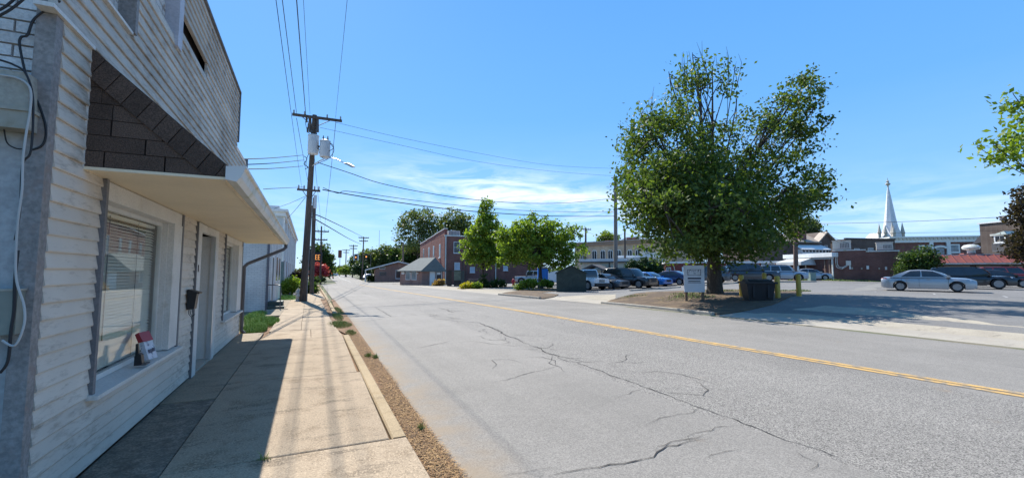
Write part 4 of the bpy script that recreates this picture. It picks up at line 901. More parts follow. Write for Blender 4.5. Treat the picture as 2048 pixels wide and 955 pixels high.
# -- house with gable roof behind it
A = atZ(1572, 540, 72); A.z = .4; B = atZ(1664, 540, 74); B.z = .4; w = Wall(A, B); w.thing('gabled_house', 'brown brick house with tan metal roof and chimney behind the entrance', 'house')
ze = w.px(1620, 482)[1]; s_, zp = w.px(1651, 465)
MB().box(-5.5, w.L, 0, 8, 0, ze).build('wall', DARK_X, w.o); a = w.px(1636, 480)[0]; b = w.px(1667, 480)[0]
MB().prism([(a, ze - .1), (b, ze - .1), (s_, zp)], 'y', -.02, 8).build('gable', DARK_X, w.o)
MB().add([(-6, -.5, ze - .1), (a + .2, -.5, ze - .1), (s_ + .05, 4, zp + .1), (-6, 4, zp + .1), (-6, -.5, ze - .3), (a + .2, -.5, ze - .3), (s_ + .05, 4, zp - .15), (-6, 4, zp - .15)], [(0, 1, 2, 3), (7, 6, 5, 4), (0, 4, 5, 1), (1, 5, 6, 2), (2, 6, 7, 3), (3, 7, 4, 0)]).build('roof', TANROOF, w.o)
MB().prism([(s_, zp + .15), (b + .5, ze - .1), (b + .5, ze - .3), (s_, zp - .1)], 'y', -.4, 8).prism([(a - .3, ze - .1), (s_, zp + .15), (s_, zp - .1), (a - .3, ze - .32)], 'y', -.4, 1.2).build('gable_roof', TANROOF, w.o)
a, b, c, d = w.rect(1603, 464, 1618, 482); MB().box(a, b, .5, 1.6, c - 1, d + .3).build('chimney', RED_X, w.o)
a, b, c, d = w.rect(1588, 495, 1641, 506); MB().box(a, b, -1.6, -.0, 0, c).build('sunroom_base', WHITEP, w.o); MB().box(a, b, -1.5, -.01, c, d - .3).build('sunroom', WHITEP, w.o); MB().prism([(-1.8, d - .3), (0, d + .5), (0, d + .35), (-1.8, d - .45)], 'x', a - .2, b + .2).build('sunroom_roof', WHITEP, w.o)
nb = 8
for i in range(nb): win(w, (a + (b - a) * (i + .15) / nb, a + (b - a) * (i + .85) / nb, c + .1, d - .5), WHITEP, DARKGLASS, .05, False, 0, y=-1.52)
win(w, w.rect(1649.5, 491, 1654, 500), WHITEP, SKYGLASS, .06)
# -- dark long building, white cornice building, tall brick one, red mansard row on the far right
A = atZ(1694, 520, 78); A.z = .3; B = atZ(1792, 520, 80); B.z = .3; w = Wall(A, B); w.thing('dark_brick_block', 'dark brick block rising behind the brown building', 'building')
z_ = w.px(1740, 478.5)[1]; MB().box(0, w.L, 0, 10, -.3, z_).build('wall', DARK_X, w.o); MB().box(-.1, w.L + .1, -.1, .3, z_, z_ + .22).build('coping', DARKROOF, w.o)
for r in ((1709, 497, 1718, 503), (1736, 496, 1746, 503)): win(w, w.rect(*r), WHITEP, SKYGLASS, .06, False, 0)
A = atZ(1783, 520, 100); A.z = .3; B = atZ(1972, 520, 96); B.z = .3; w = Wall(A, B); w.thing('arcade_building', 'brick row building with white cornice and arched white window surround', 'building')
z0_ = w.px(1880, 484)[1]; z1_ = w.px(1880, 472)[1]
MB().box(0, w.L, 0, 12, -.3, z0_).build('wall', RED_X, w.o); MB().box(-.2, w.L + .2, -.3, 12, z0_, z1_ - .3).build('frieze', WHITEP, w.o); MB().box(-.4, w.L + .4, -.6, 12, z1_ - .3, z1_).build('cornice', WHITEP, w.o)
for k in range(24): MB().box(w.L * k / 24, w.L * k / 24 + .35, -.5, -.3, z1_ - .75, z1_ - .3).build('bracket', PALE, w.o)
for u in (1862, 1896): s_ = w.px(u, 495)[0]; MB().box(s_ - .35, s_ + .35, -.3, 0, -.2, z0_).build('pilaster', WHITEP, w.o)
a, b, c, d = w.rect(1866, 487, 1893, 508); cxm = (a + b) / 2; rr = (b - a) / 2
ar = MB(); N_ = 10
pts = [(cxm + rr * math.cos(math.pi * i / N_), c + 1.3 + rr * .55 * math.sin(math.pi * i / N_)) for i in range(N_ + 1)]; inn = [(cxm + (rr - .5) * math.cos(math.pi * i / N_), c + 1.3 + (rr * .55 - .45) * math.sin(math.pi * i / N_)) for i in range(N_ + 1)]
for i in range(N_): ar.prism([pts[i], pts[i + 1], inn[i + 1], inn[i]], 'y', -.35, -.01)
o = ar.build('arch', WHITEP, w.o); MB().prism(inn + [(cxm - rr + .5, c), (cxm + rr - .5, c)], 'y', -.12, -.01).build('pane', SKYGLASS, o)
for r in ((1840, 492, 1857, 503), (1900, 490, 1917, 503)): win(w, w.rect(*r), WHITEP, SKYGLASS, .25, True, 1)
A = atZ(1966, 540, 62); A.z = .3; B = atZ(2075, 540, 56); B.z = .3; w = Wall(A, B); w.thing('tall_brick_building', 'tall dark brick building with one white window at the far right', 'building')
z_ = w.px(1980, 446)[1]; MB().box(0, w.L, 0, 12, -.3, z_).build('wall', DARK_X, w.o); MB().box(-.15, w.L + .15, -.15, .35, z_, z_ + .18).build('coping', WHITEP, w.o)
win(w, w.rect(1991, 472, 2009, 483), WHITEP, DARKGLASS, .16, True, 0, mull=1); a, b, c, d = w.rect(1981, 467, 2013, 471); MB().box(a, b, -.12, 0, c, d).build('lintel', PALE, w.o)
a, b, c, d = w.rect(1990, 432, 2003, 446); MB().lathe([((b - a) / 2 * k, z) for k, z in ((.8, z_), (1, z_ + .3), (1, z_ + .6), (.7, z_ + .9))], 12, ((a + b) / 2, .8, 0)).build('roof_vent', DARKROOF, w.o, True)
a, b, c, d = w.rect(1940, 480, 1967, 497); MB().prism([(a, c + .6), (b, c + 1.0), (b, d + 1.2)], 'y', .2, 4).build('lean_to_roof', DARKROOF, w.o)
a, b, c, d = w.rect(2016, 490, 2040, 503); mb = MB(); mb.box(a, b, -2.4, -.02, c, c + .15); mb.build('balcony', TRIM_GREY, w.o)
for i in range(9): MB().box(a + (b - a) * i / 9, a + (b - a) * i / 9 + .06, -2.4, -2.34, c + .15, c + 1.1).build('baluster', TRIM_GREY, w.o)
MB().prism([(w.px(2014, 468)[0], w.px(2014, 470)[1]), (w.px(2040, 462)[0], w.px(2040, 462)[1]), (w.px(2046, 468)[0], w.px(2046, 468)[1])], 'y', -2.4, -.1).build('parasol', mat('umbrella_cloth', (.5, .55, .5)), w.o)
A = atZ(1868, 545, 50); A.z = .25; B = atZ(2080, 545, 46); B.z = .3; w = Wall(A, B); w.thing('red_roofed_row', 'low row building with red sloped front roof behind the parked cars', 'building')
z0_ = w.px(1950, 526.5)[1]; z1_ = w.px(1950, 509)[1]
MB().box(0, w.L, 0, 7, -.3, z0_).build('wall', DARK_X, w.o)
MB().prism([(-1.2, z0_), (.6, z1_), (.6, z1_ - .15), (-1.0, z0_ - .0)], 'x', 0, w.L).build('front_roof', RED_SLOPE, w.o); MB().box(-.3, w.L, .6, 7, z1_ - .3, z1_ + .08).build('flat_roof', METALROOF, w.o)
MB().box(-.2, w.L, -1.35, -1.15, z0_ - .12, z0_ + .06).build('gutter', GUTTER, w.o)
for k in range(12): mb = MB(); mb.tube([(w.L * k / 12 + .3, -1.2, z0_ + .05), (w.L * k / 12 + .3, .58, z1_ + .03)], .05, 4); mb.build('roof_seam', RED_SLOPE, w.o)
for u0, u1 in ((1888, 1940), (1953, 2003), (2018, 2045)):
    a, b, c, d = w.rect(u0, 531, u1, 545); MB().box(a, b, -.06, 0, 0, d).build('garage_door', mat('garage_door_beige', (.42, .38, .31), .7, .06, 2), w.o)
mt = thing('roof_ventilator', 'white mushroom roof ventilator on the red row roof', 'ventilator', w.A + w.d * w.px(1955, 500)[0] - w.n * 1.6 + Vector((0, 0, z1_ + .08)), w.rz)
MB().lathe([(.35, 0), (.35, .5), (.7, .6), (.8, .8), (.6, 1.05), (.2, 1.15)], 14).build('hood', GUTTER, mt, True); MB().box(-.8, .8, -.6, .6, -.02, .14).build('curb', RED_SLOPE, mt)
# -- church with battlements and spire
ch = atZ(1783, 480, 170); ch.z = 0; tower = thing('church_tower', 'pale stone church tower with pinnacles and tall white spire', 'church', ch, math.atan2(rt.y, rt.x) + R(12))
STONE = mat('church_stone', (.46, .43, .37), .85, .1, 1, .2, 6); SPIRE = mat('spire_white', (.62, .63, .65), .6, .08, 1)
K = 170 / FPX; zb = atZ(1783, 474, 170).z; ztip = atZ(1783, 372, 170).z; hw = 25 * K / 2
MB().box(-hw, hw, -hw, hw, 0, zb).build('tower', STONE, tower)
for sx in (-1, 1):
    for sy in (-1, 1):
        MB().lathe([(.6, zb - 6), (.6, zb + 1.2), (.8, zb + 1.3), (.7, zb + 1.7), (.05, zb + 5.6)], 8, (sx * hw, sy * hw, 0)).build('pinnacle', STONE, tower)
MB().lathe([(13.5 * K, zb), (12.4 * K, zb + 3), (9 * K, zb + (ztip - zb) * .38), (3.8 * K, zb + (ztip - zb) * .8), (1.1 * K, ztip)], 8).build('spire', SPIRE, tower)
for q in range(4):
    mb = MB(); mb.prism([(-2.2, zb), (2.2, zb), (0, zb + 4.6)], 'y', -hw - .1, -hw + 2.0); o = mb.build('gable', SPIRE, tower); o.rotation_euler.z = q * math.pi / 2
MB().lathe([(.25, ztip - .3), (.25, ztip + .5), (.8, ztip + .9), (.8, ztip + 1.3), (.2, ztip + 1.8), (.55, ztip + 2.3), (.12, ztip + 2.6), (.06, ztip + 3.6)], 8).build('finial', STONE, tower); MB().box(-.8, .8, -.06, .06, ztip + 1.9, ztip + 2.05).build('cross_bar', STONE, tower)
xl = (1731 - 1783) * K; MB().box(xl - hw * .2, -hw - .3, -3.4, 3.4, 0, zb - 1.2).build('nave_gable', STONE, tower); MB().prism([(xl + .2, zb - 1.2), (-hw - .6, zb - 1.2), ((xl - hw) / 2, zb + 1.6)], 'y', -3.3, 3.2).build('nave_roof', SPIRE, tower)
for xx in (xl, xl * .72, -hw - .9): MB().lathe([(.5, zb - 4), (.5, zb + 1.0), (.7, zb + 1.2), (.04, zb + 4.2)], 8, (xx, -3.5, 0)).build('pinnacle', STONE, tower)
for xx in (0, (xl - hw) / 2):
    mb = MB(); mb.prism([(xx + 2.0 * math.cos(math.pi * i / 8), zb - 3.2 + 2.0 * math.sin(math.pi * i / 8)) for i in range(9)], 'y', -hw - .25, -hw - .02); o = mb.build('arch_window', SPIRE, tower)
    if xx: o.location.y = hw - 3.4
    MB().prism([(xx + 1.5 * math.cos(math.pi * i / 8), zb - 3.15 + 1.5 * math.sin(math.pi * i / 8)) for i in range(9)], 'y', -hw - .32, -hw - .24).build('pane', DARKGLASS, o)

# ================================================================ POLES, WIRES, STREET FURNITURE
POLEW = mat('pole_wood', (.105, .082, .068), .9, .25, 3, .35, 30, .4, 30, stretch=(1, 1, .12)); POLEG = mat('pole_grey', (.21, .185, .165), .85, .2, 2, .2, 30, stretch=(1, 1, .15))
INSUL = mat('insulator', (.30, .31, .33), .3, .1, 5); CANM = mat('transformer_grey', (.50, .52, .54), .45, .1, 2)
def pole_thing(label, u0, v0, u1, v1, Z, r0, r1, m, arms=(), name='utility_pole', base=None, group=None):
    B = base or atZ(u0, v0, Z); B.z = hgt(B.x, B.y)
    T = atZ(u1, v1, Z) - B
    o = thing(name, label, 'utility pole', B, 0, group)
    MB().tube([(0, 0, -.3), T * .3, T * .65, T], [r0, r0 * .9, (r0 + r1) / 2, r1], 10).build('pole', m, o, True)
    for (v, l, rr, th) in arms:
        f = (v0 - v) / (v0 - v1); c = T * f
        a = MB().box(c.x - l, c.x + rr, c.y - .05 - r1, c.y + .05 - r1, c.z - th, c.z + th).build('crossarm', m, o)
        for k in (-l + .08, -l * .45, rr * .45, rr - .08): MB().lathe([(.02, 0), (.045, .04), (.03, .09), (.05, .12), (.02, .2)], 8, (c.x + k, c.y - r1, c.z + th)).build('insulator', INSUL, a)
        MB().tube([c + Vector((-l * .55, -.1, -th)), c + Vector((0, -.1, -.55))], .02, 5).tube([c + Vector((rr * .55, -.1, -th)), c + Vector((0, -.1, -.55))], .02, 5).build('brace', BROWN_METAL, a)
    return o, B, T
PB = hit(605, 602); ZP = (PB - EYEV).dot(fw)
mp, PB, PT = pole_thing('tall dark wooden utility pole with two transformers beside the hydrant', 605, 602, 629.5, 230, ZP, .17, .115, POLEW, ((236, 1.08, 1.38, .065), (381, .62, .52, .05)))
def onpole(v): return PT * ((602 - v) / (602 - 230))
for lab, u, v0, v1, r in (('transformer', 626, 270, 308, .27), ('transformer', 649.5, 281, 314, .26)):
    p0 = atZ(u, v1, ZP - .3) - PB; p1 = atZ(u + (2 if u < 640 else 1), v0, ZP - .3) - PB; h_ = p1.z - p0.z
    c = MB().lathe([(r * .93, 0), (r, .04), (r, h_ - .05), (r * 1.05, h_ - .05), (r * 1.05, h_), (r * .5, h_ + .06)], 16, (p0.x, p0.y, p0.z)).build('transformer', CANM, mp, True)
    for k in (-.1, .12): MB().lathe([(.05, 0), (.03, .05), (.055, .08), (.03, .13), (.02, .24)], 8, (p0.x + k, p0.y, p0.z + h_ + .04)).build('bushing', BROWN_METAL, c)
    MB().box(min(p0.x, onpole(v0).x), max(p0.x, onpole(v0).x), p0.y + .1, p0.y + .2, p0.z + h_ * .6, p0.z + h_ * .7).build('bracket', BROWN_METAL, c)
for u, v in ((613, 245), (617, 257), (615, 265)): p = atZ(u, v, ZP) - PB; MB().lathe([(.03, 0), (.05, .05), (.05, .25), (.02, .3)], 6, tuple(p)).build('fuse_cutout', BROWN_METAL, mp)
for du in (-9, 6): a = atZ(629 + du, 237, ZP) - PB; MB().tube([a, a + Vector((.03, 0, -.75))], .07, 6).build('arrester', BROWN_METAL, mp)
def drop(pts, r, name='jumper_wire'): MB().tube(smooth_path([atZ(u, v, ZP - .35) - PB for u, v in pts], 5), r, 5).build(name, WIRE, mp, True)
drop([(622, 278), (634, 296), (655, 302), (667, 296), (664, 288), (659, 286)], .016); drop([(660, 286), (668, 300), (658, 316), (640, 325), (630, 330)], .016)
drop([(623, 275), (621, 300), (614, 315), (612, 330), (618, 336)], .016); drop([(618, 236), (611, 243), (615, 262), (622, 270)], .014); drop([(636, 285), (640, 310), (649, 318)], .014)
drop([(608, 312), (614, 318), (608, 328), (616, 334), (610, 338)], .018)
a = onpole(333); e = atZ(690, 331, ZP - 2.4) - PB; arm = MB().tube(smooth_path([a, a.lerp(e, .3) + Vector((0, 0, .32)), a.lerp(e, .65) + Vector((0, 0, .40)), e + Vector((0, 0, .1))], 5), .028, 8).build('lamp_arm', SILVER, mp, True)
e2 = atZ(709, 336, ZP - 3.0) - PB
lh = MB(); d_ = (e2 - e); lh.tube([e + Vector((0, 0, .1)), e + d_ * .25 + Vector((0, 0, .12)), e + d_ * .7 + Vector((0, 0, .07)), e2 + Vector((0, 0, .05))], [.035, .06, .07, .03], 8); lh.build('lamp_head', mat('lamp_head_grey', (.22, .225, .23), .5), arm, True)
p = atZ(627, 404, ZP) - PB; MB().box(p.x - .0, p.x + .16, p.y - .28, p.y - .1, p.z - .35, p.z + .35).build('meter_can', CANM, mp)
p0 = onpole(560) + Vector((.17, -.02, 0)); p1 = onpole(410) + Vector((.15, -.02, 0)); MB().tube([p0 - Vector((0, 0, 1.2)), p0, p1], .035, 6).build('conduit', TRIM_GREY, mp, True)
# hydrant
hy = thing('fire_hydrant', 'silver white fire hydrant standing left of the wooden pole', 'fire hydrant', hit(596, 602)); HY = mat('hydrant_paint', (.52, .53, .50), .5, .12, 8, dirt=(.28, .24, .18), dscale=9, dlo=.55, dhi=.7)
MB().lathe([(.17, 0), (.17, .05), (.12, .06), (.115, .42), (.15, .44), (.15, .48), (.13, .5), (.12, .56), (.07, .64), (.03, .66), (.03, .71)], 14).build('barrel', HY, hy, True)
for s_ in (-1, 1): MB().lathe([(.06, .08), (.06, .19), (.075, .19), (.075, .22), (.02, .22), (.02, .25)], 10, (0, 0, .36), ax='x').build('nozzle_cap', HY, hy) if s_ > 0 else MB().lathe([(.06, -.08), (.06, -.19), (.075, -.19), (.075, -.22), (.02, -.22), (.02, -.25)], 10, (0, 0, .36), ax='x').build('nozzle_cap', HY, hy)
MB().lathe([(.075, -.1), (.075, -.19), (.09, -.19), (.09, -.23), (.02, -.23), (.02, -.26)], 10, (0, 0, .34), ax='y').build('pumper_cap', HY, hy)
# other poles
lp, LB, LT = pole_thing('bare grey wooden pole standing in front of the parked cars', 1231.5, 575, 1231, 354, 43., .21, .15, POLEG); MB().tube([LT + Vector((0, 0, -.2)), LT + Vector((-.5, 0, -.1))], .04, 6).build('bracket', BROWN_METAL, lp)
far_pole = 'distant utility pole '
pole_thing('utility pole with two crossarms behind the pink tree down the street', 640.5, 566, 643, 452, 72, .17, .11, POLEW, ((462.5, 1.0, 1.15, .1), (479, .95, .95, .1)), group='poles down the street')
pole_thing('utility pole with crossarms in front of the far woods', 724, 553, 727.5, 473, 105, .19, .12, POLEW, ((475, 1.2, 1.2, .1), (481, 1.0, 1.0, .1)), group='poles down the street')
pole_thing('far pole between the traffic signal and the pale bushes', 705, 549, 707, 489, 150, .22, .15, POLEW, ((491, 1.4, 1.4, .12), (496, 1.2, 1.2, .12)), group='poles down the street')
pole_thing('farthest thin pole left of the red sign down the street', 691, 547, 692.5, 498, 190, .24, .16, POLEW, ((499.5, 1.6, 1.6, .12), (504, 1.2, 1.2, .12)), group='poles down the street')
pole_thing('dark pole rising between the booth and the low brick building', 807, 520, 806, 484, 100, .22, .16, POLEW, group='poles down the street')
pole_thing('second dark pole standing right behind the main utility pole', 623, 588, 629, 395, 33, .16, .12, POLEW, group='poles down the street')
pole_thing('pole with a small crossarm above the tan building left end', 1171, 560, 1171.5, 455, 75, .2, .14, POLEW, ((458.5, 1.0, 1.0, .08),), group='poles behind the lot')
pole_thing('bare thin pole in front of the tan brick chimneys', 1250.5, 560, 1249.5, 462, 68, .18, .13, POLEW, group='poles behind the lot')
RP = atZ(1592, 560, 52); rp, RB, RT = pole_thing('brown wooden pole with a white notice beside the yellow bollard', 1592, 561, 1590, 380, 52, .27, .17, mat('pole_reddish', (.15, .095, .075), .9, .2, 3, .3, 30, stretch=(1, 1, .12)))
MB().box(-.18, .12, -.36, -.26, 1.15, 1.75).build('notice', WHITEP, rp)
mast = MB().lathe([(.25, 0), (.12, 42)], 6); o = mast.build('radio_mast', POLEG); p = atZ(758, 500, 420); o.location = (p.x, p.y, -.5); tag(o, 'thin distant radio mast above the woods', 'mast')
def span(label, pts, Z0, Z1, r=.016, A=None, B=None, m=None, sub=5):
    """a wire hanging in the vertical plane through its two end points"""
    A = A if A is not None else atZ(*pts[0], Z0); B = B if B is not None else atZ(*pts[-1], Z1); n = Vector((-(B - A).y, (B - A).x, 0)); out = [A]
    for u, v in pts[1:-1]:
        d = ray(u, v); k = (A - EYEV).dot(n) / d.dot(n); out.append(EYEV + d * k)
    return tag(MB().tube(smooth_path(out + [B], sub), r, 5).build('overhead_wire', m or WIRE, smooth=True), label, 'wire')
span('thick black cable crossing from the pole lower arm to the grey lot pole', [(645, 379), (700, 389), (800, 405), (900, 418), (1010, 427), (1120, 432), (1231, 432)], ZP, 43, .028)
span('upper thinner cable crossing to the grey lot pole just above the thick one', [(646, 375), (675, 386), (690, 382), (740, 388), (850, 403), (1000, 418), (1120, 423), (1231, 424)], ZP, 43, .017)
span('high sagging cable crossing the street from the lamp arm level', [(636, 325), (700, 346), (760, 366), (850, 385), (950, 399), (1050, 406), (1140, 405), (1231, 396)], ZP, 43, .02)
span('faint thin wire running right from the top crossarm', [(672, 245), (800, 275), (950, 305), (1100, 330), (1231, 337)], ZP, 43, .009)
span('faint thin wire running right from below the top crossarm', [(640, 255), (800, 290), (950, 322), (1100, 342), (1231, 352)], ZP, 43, .009)
for lab, a, b in (('top', (488, 318), (607, 310)), ('middle', (490, 329), (607, 320)), ('bottom', (490, 338), (606, 332))):
    span(lab + ' of the three service wires running to the clapboard shop', [b, ((a[0] + b[0]) / 2, (a[1] + b[1]) / 2 + 1.5), a], ZP - .1, 11.6, .014)
span('single service wire from the lower crossarm to the shop gutter', [(606, 374), (560, 376), (527, 378)], ZP, 14, .012)
span('guy wire slanting left from the pole under the lower arm', [(611, 392), (580, 406), (548, 417)], ZP, 30, .012); span('steeper guy wire slanting left towards the pale building roof', [(611, 394), (590, 420), (567, 445)], ZP, 40, .014)
TOPZ = PB.z + onpole(233).z + .25
for lab, (u0, v0), u1, r in (('leftmost wire over the pavement from the left crossarm end', (593, 226), 563, .013), ('twisted black cable over the pavement from the pole top', (612, 238), 592, .017), ('thin wire over the pavement from the middle insulator', (620, 228), 606, .007), ('wire from the right crossarm end running over the road edge', (671, 236), 695, .007), ('thin faint wire at the far left from the lower crossarm', (604, 378), 549, .006)):
    A = atZ(u0, v0, ZP); d = ray(u1, 0); k = (A.z - .35 - EYE) / d.z; Q = EYEV + d * k; B = A + (Q - A) * ((A.y + 16) / (A.y - Q.y)); B.z = A.z + .3
    pts = [A, A.lerp(B, .25), A.lerp(B, .5), A.lerp(B, .75), B]
    for i, s_ in ((1, .45), (2, .6), (3, .45)): pts[i].z -= s_ * .6
    tag(MB().tube(smooth_path(pts, 6), r, 5).build('overhead_wire', WIRE, smooth=True), lab, 'wire')
F1 = atZ(642, 464, 72); F2 = atZ(727, 476, 105)
for lab, u0, v0, p1 in (('left', 593, 236, (636, 463)), ('middle', 622, 238, (643, 456)), ('right', 672, 240, (648, 464))):
    span(lab + ' wire running down the street to the next pole', [(u0, v0), (u0 + (p1[0] - u0) * .55, v0 + (p1[1] - v0) * .55 + 6), p1], ZP, 72, .014)
span('wire slanting right down to the pole before the woods', [(620, 432), (660, 455), (700, 478), (722, 488)], ZP, 105, .035); span('lower wire slanting right to the pole before the woods', [(628, 428), (670, 446), (727, 474)], ZP, 105, .03)
span('wire running level behind the spire to the right edge', [(1592, 447), (1700, 446), (1860, 441), (2060, 431)], 52, 45, .022); span('lower thin wire above the roofs to the right', [(1592, 464), (1760, 466), (1900, 464), (2060, 459)], 52, 45, .014)
span('service wire dropping to the brown building corner', [(1592, 430), (1640, 462), (1690, 484), (1712, 490)], 52, 54, .02)
span('thin wire sagging behind the lot between two poles', [(1171, 462), (1210, 475), (1250, 466)], 75, 68, .015); span('wire dropping right from the thin lot pole', [(1250, 466), (1290, 482), (1330, 492)], 68, 66, .015)

# signs
sg = hit(1372, 603.5); fdir = math.atan2(rt.y, rt.x) + R(-10)
sn = thing('wooden_notice_sign', 'white notice board on two wooden posts in front of the big tree', 'sign', sg, fdir)
Zs = (sg - EYEV).dot(fw); K = Zs / FPX; bz0 = (603 - 583) * K; bz1 = (603 - 530) * K; bw = 36 * K
for xx in (-.02, bw - .12): MB().box(xx, xx + .11, .03, .15, -.1, bz1 - .02).build('post', mat('post_wood', (.19, .12, .075), .9, .2, 4), sn)
bd = MB().box(-.06, bw, -.03, .03, bz0, bz1).build('board', mat('sign_white', (.60, .62, .64), .6, .06, 2, dirt=(.45, .45, .43), dscale=2), sn)
INK = mat('sign_ink', (.03, .035, .06), .6)
fx0, fx1, fz0, fz1 = bw * .12, bw * .82, bz1 - (bz1 - bz0) * .38, bz1 - (bz1 - bz0) * .15
MB().box(fx0, fx1, -.036, -.03, fz0, fz0 + .02).box(fx0, fx1, -.036, -.03, fz1 - .02, fz1).box(fx0, fx0 + .02, -.036, -.03, fz0 + .02, fz1 - .02).box(fx1 - .02, fx1, -.036, -.03, fz0 + .02, fz1 - .02).build('printed_border', INK, bd)
mk = MB(); x = fx0 + .07
for wd_ in (.08, .05, .06, .07, 0, .05, .06, 0, .05, .06, .06, .06):
    if wd_ and x + wd_ < fx1 - .03: mk.box(x, x + wd_ * .35, -.036, -.03, fz0 + .17, fz1 - .07); mk.box(x + wd_ * .35, x + wd_ * .8, -.036, -.03, fz0 + .17 + random.choice((0, .05)), fz0 + .20 + random.choice((0, .05)))
    x += wd_ + .012 if wd_ else .05
mk.box(fx0 + .25, fx1 - .22, -.036, -.03, fz0 + .08, fz0 + .11); mk.box(fx0, fx1, -.036, -.03, fz0 - .16, fz0 - .09); mk.box(fx0, fx1, -.036, -.03, fz0 - .33, fz0 - .31)
for i in range(12): mk.box(fx0 + .03 + i * (fx1 - fx0 - .05) / 12, fx0 + .03 + (i + .72) * (fx1 - fx0 - .05) / 12, -.036, -.03, fz0 - .28, fz0 - .22)
mk.build('printed_marks', INK, bd)
# pylon sign with amber digits down the street
pb = hit(621, 571); Zq = (pb - EYEV).dot(fw); K = Zq / FPX; py = thing('pylon_sign', 'tall dark pylon sign with an amber lit display by the pavement', 'sign', pb, math.atan2(rt.y, rt.x))
SGN = mat('sign_dark', (.03, .028, .03), .6, .2, 3)
MB().box(-4 * K, 4 * K, 0, .5, 0, (571 - 497) * K).build('pylon', SGN, py)
bxs = MB().box(4 * K + .003, 19 * K, .05, .45, (571 - 523) * K, (571 - 504) * K).build('display', SGN, py)
AMB = bpy.data.materials.new('amber_led'); AMB.use_nodes = True; bs = AMB.node_tree.nodes['Principled BSDF']; bs.inputs['Base Color'].default_value = (.5, .15, .02, 1); bs.inputs['Emission Color'].default_value = (1, .42, .12, 1); bs.inputs['Emission Strength'].default_value = .6
z0 = (571 - 519) * K; z1 = (571 - 509) * K
for k, xx in enumerate((7.5 * K, 12.8 * K)):
    w_ = 4 * K; tk = .9 * K; MB().box(xx, xx + tk, .035, .05, z0, z1).box(xx + tk, xx + w_, .035, .05, z1 - tk, z1).box(xx + tk, xx + w_ * .9, .035, .05, (z0 + z1 - tk) / 2, (z0 + z1 + tk) / 2).box(xx + tk, xx + w_, .035, .05, z0, z0 + tk).build('display_character', AMB, bxs)
for i in range(8): MB().box(-1.6 * K, 1.0 * K, -.02, 0, (12 + i * 4) * K, (14.6 + i * 4) * K).build('letter_plate', mat('gold_letter', (.45, .40, .28)), py)
# traffic signals far down the street, each hung from its own short arm on a mast
for lab, u, v, lit in (('traffic signal with white backplate over the far junction', 712, 514, False), ('traffic signal with amber light glowing over the far junction', 733, 513, True)):
    c = atZ(u, v, 128); zg = hgt(c.x, c.y); o = thing('traffic_signal', lab, 'traffic signal', (c.x, c.y, zg), math.atan2(rt.y, rt.x), 'signals at the far junction'); h_ = c.z - zg
    MB().tube([(1.2, .3, 0), (1.2, .3, h_ + .6), (0, .3, h_ + .75)], .08, 6).build('mast', POLEG, o)
    if not lit: MB().box(-.8, .8, .05, .08, -.95 + h_, .95 + h_).build('backplate', WHITEP, o)
    b_ = MB().box(-.35, .35, -.2, .04, h_ - .85, h_ + .85).build('housing', SGN, o)
    for i in range(3): MB().lathe([(.24, -.02), (.2, -.05)], 12, (0, -.2, h_ + .55 - i * .55), ax='y').build('lens', AMB if i == 1 else mat('lens_dark', (.06, .02, .02), .4), b_)
rs = atZ(680, 507, 185); o = thing('red_banner_sign', 'small red vertical banner on a pole far down the street', 'sign', (rs.x, rs.y, hgt(rs.x, rs.y)), math.atan2(rt.y, rt.x)); MB().tube([(0, .1, 0), (0, .1, rs.z + 2)], .12, 6).build('pole', POLEG, o); MB().box(-.75, .75, -.1, .05, rs.z - 1.2, rs.z + 2.).build('banner', RED_SLOPE, o)
# bollards and bin
BOL = mat('bollard_yellow', (.50, .33, .05), .55, .1, 4, dirt=(.30, .19, .06), dscale=5, dlo=.58, dhi=.75)
for lab, u, v, ht in (('yellow bollard left of the black bin', 1484, 593, 1.27), ('yellow bollard directly behind the black bin', 1530, 587, 1.32), ('yellow bollard just right of the black bin', 1556, 596.5, 1.25), ('rightmost yellow bollard standing alone on the lot edge', 1598, 592.5, 1.30)):
    b = hit(u, v); o = thing('bollard', lab, 'bollard', b, 0, 'yellow bollards round the bin'); s_ = (v - {1484: 549, 1530: 545, 1556: 551.5, 1598: 548}[u]) * (b - EYEV).dot(fw) / FPX
    MB().lathe([(.105, -.1), (.105, s_ - .08), (.10, s_ - .04), (.07, s_ - .01), (.02, s_)], 14).build('post', BOL, o, True); MB().lathe([(.13, -.02), (.13, .015), (.11, .02)], 14).build('footing', CONC_PALE, o)
    o.rotation_euler = (R(random.uniform(-1, 1)), R(random.uniform(-1.2, 1.2)), 0)
b = hit(1499, 601.5); Zb = (b - EYEV).dot(fw); K = Zb / FPX; bn = thing('waste_bin', 'wide black plastic bin with flared rim under the big tree', 'bin', b, math.atan2(rt.y, rt.x) + R(-14)); 
BINM = mat('bin_black', (.014, .014, .016), .55, .3, 3, .2, 20)
L_ = 42 * K; H_ = 37 * K; D_ = .95
MB().add([(0, 0, 0), (L_, 0, 0), (L_, D_, 0), (0, D_, 0), (-.10, -.08, H_), (L_ + .10, -.08, H_), (L_ + .10, D_ + .08, H_), (-.10, D_ + .08, H_)], [(0, 3, 2, 1), (0, 1, 5, 4), (1, 2, 6, 5), (2, 3, 7, 6), (3, 0, 4, 7), (4, 5, 6, 7)]).build('body', BINM, bn)
MB().box(-.17, L_ + .17, -.15, D_ + .15, H_ - .05, H_ + .03).build('rim', BINM, bn); MB().prism([(-.1, H_ + .03), (D_ + .1, H_ + .03), (D_ * .8, H_ + .14), (.1, H_ + .10)], 'x', -.02, L_ + .02).build('lid', BINM, bn)
for k in (.12, L_ - .2): MB().box(k, k + .08, -.10, -.02, .15, H_ - .1).build('rib', BINM, bn)
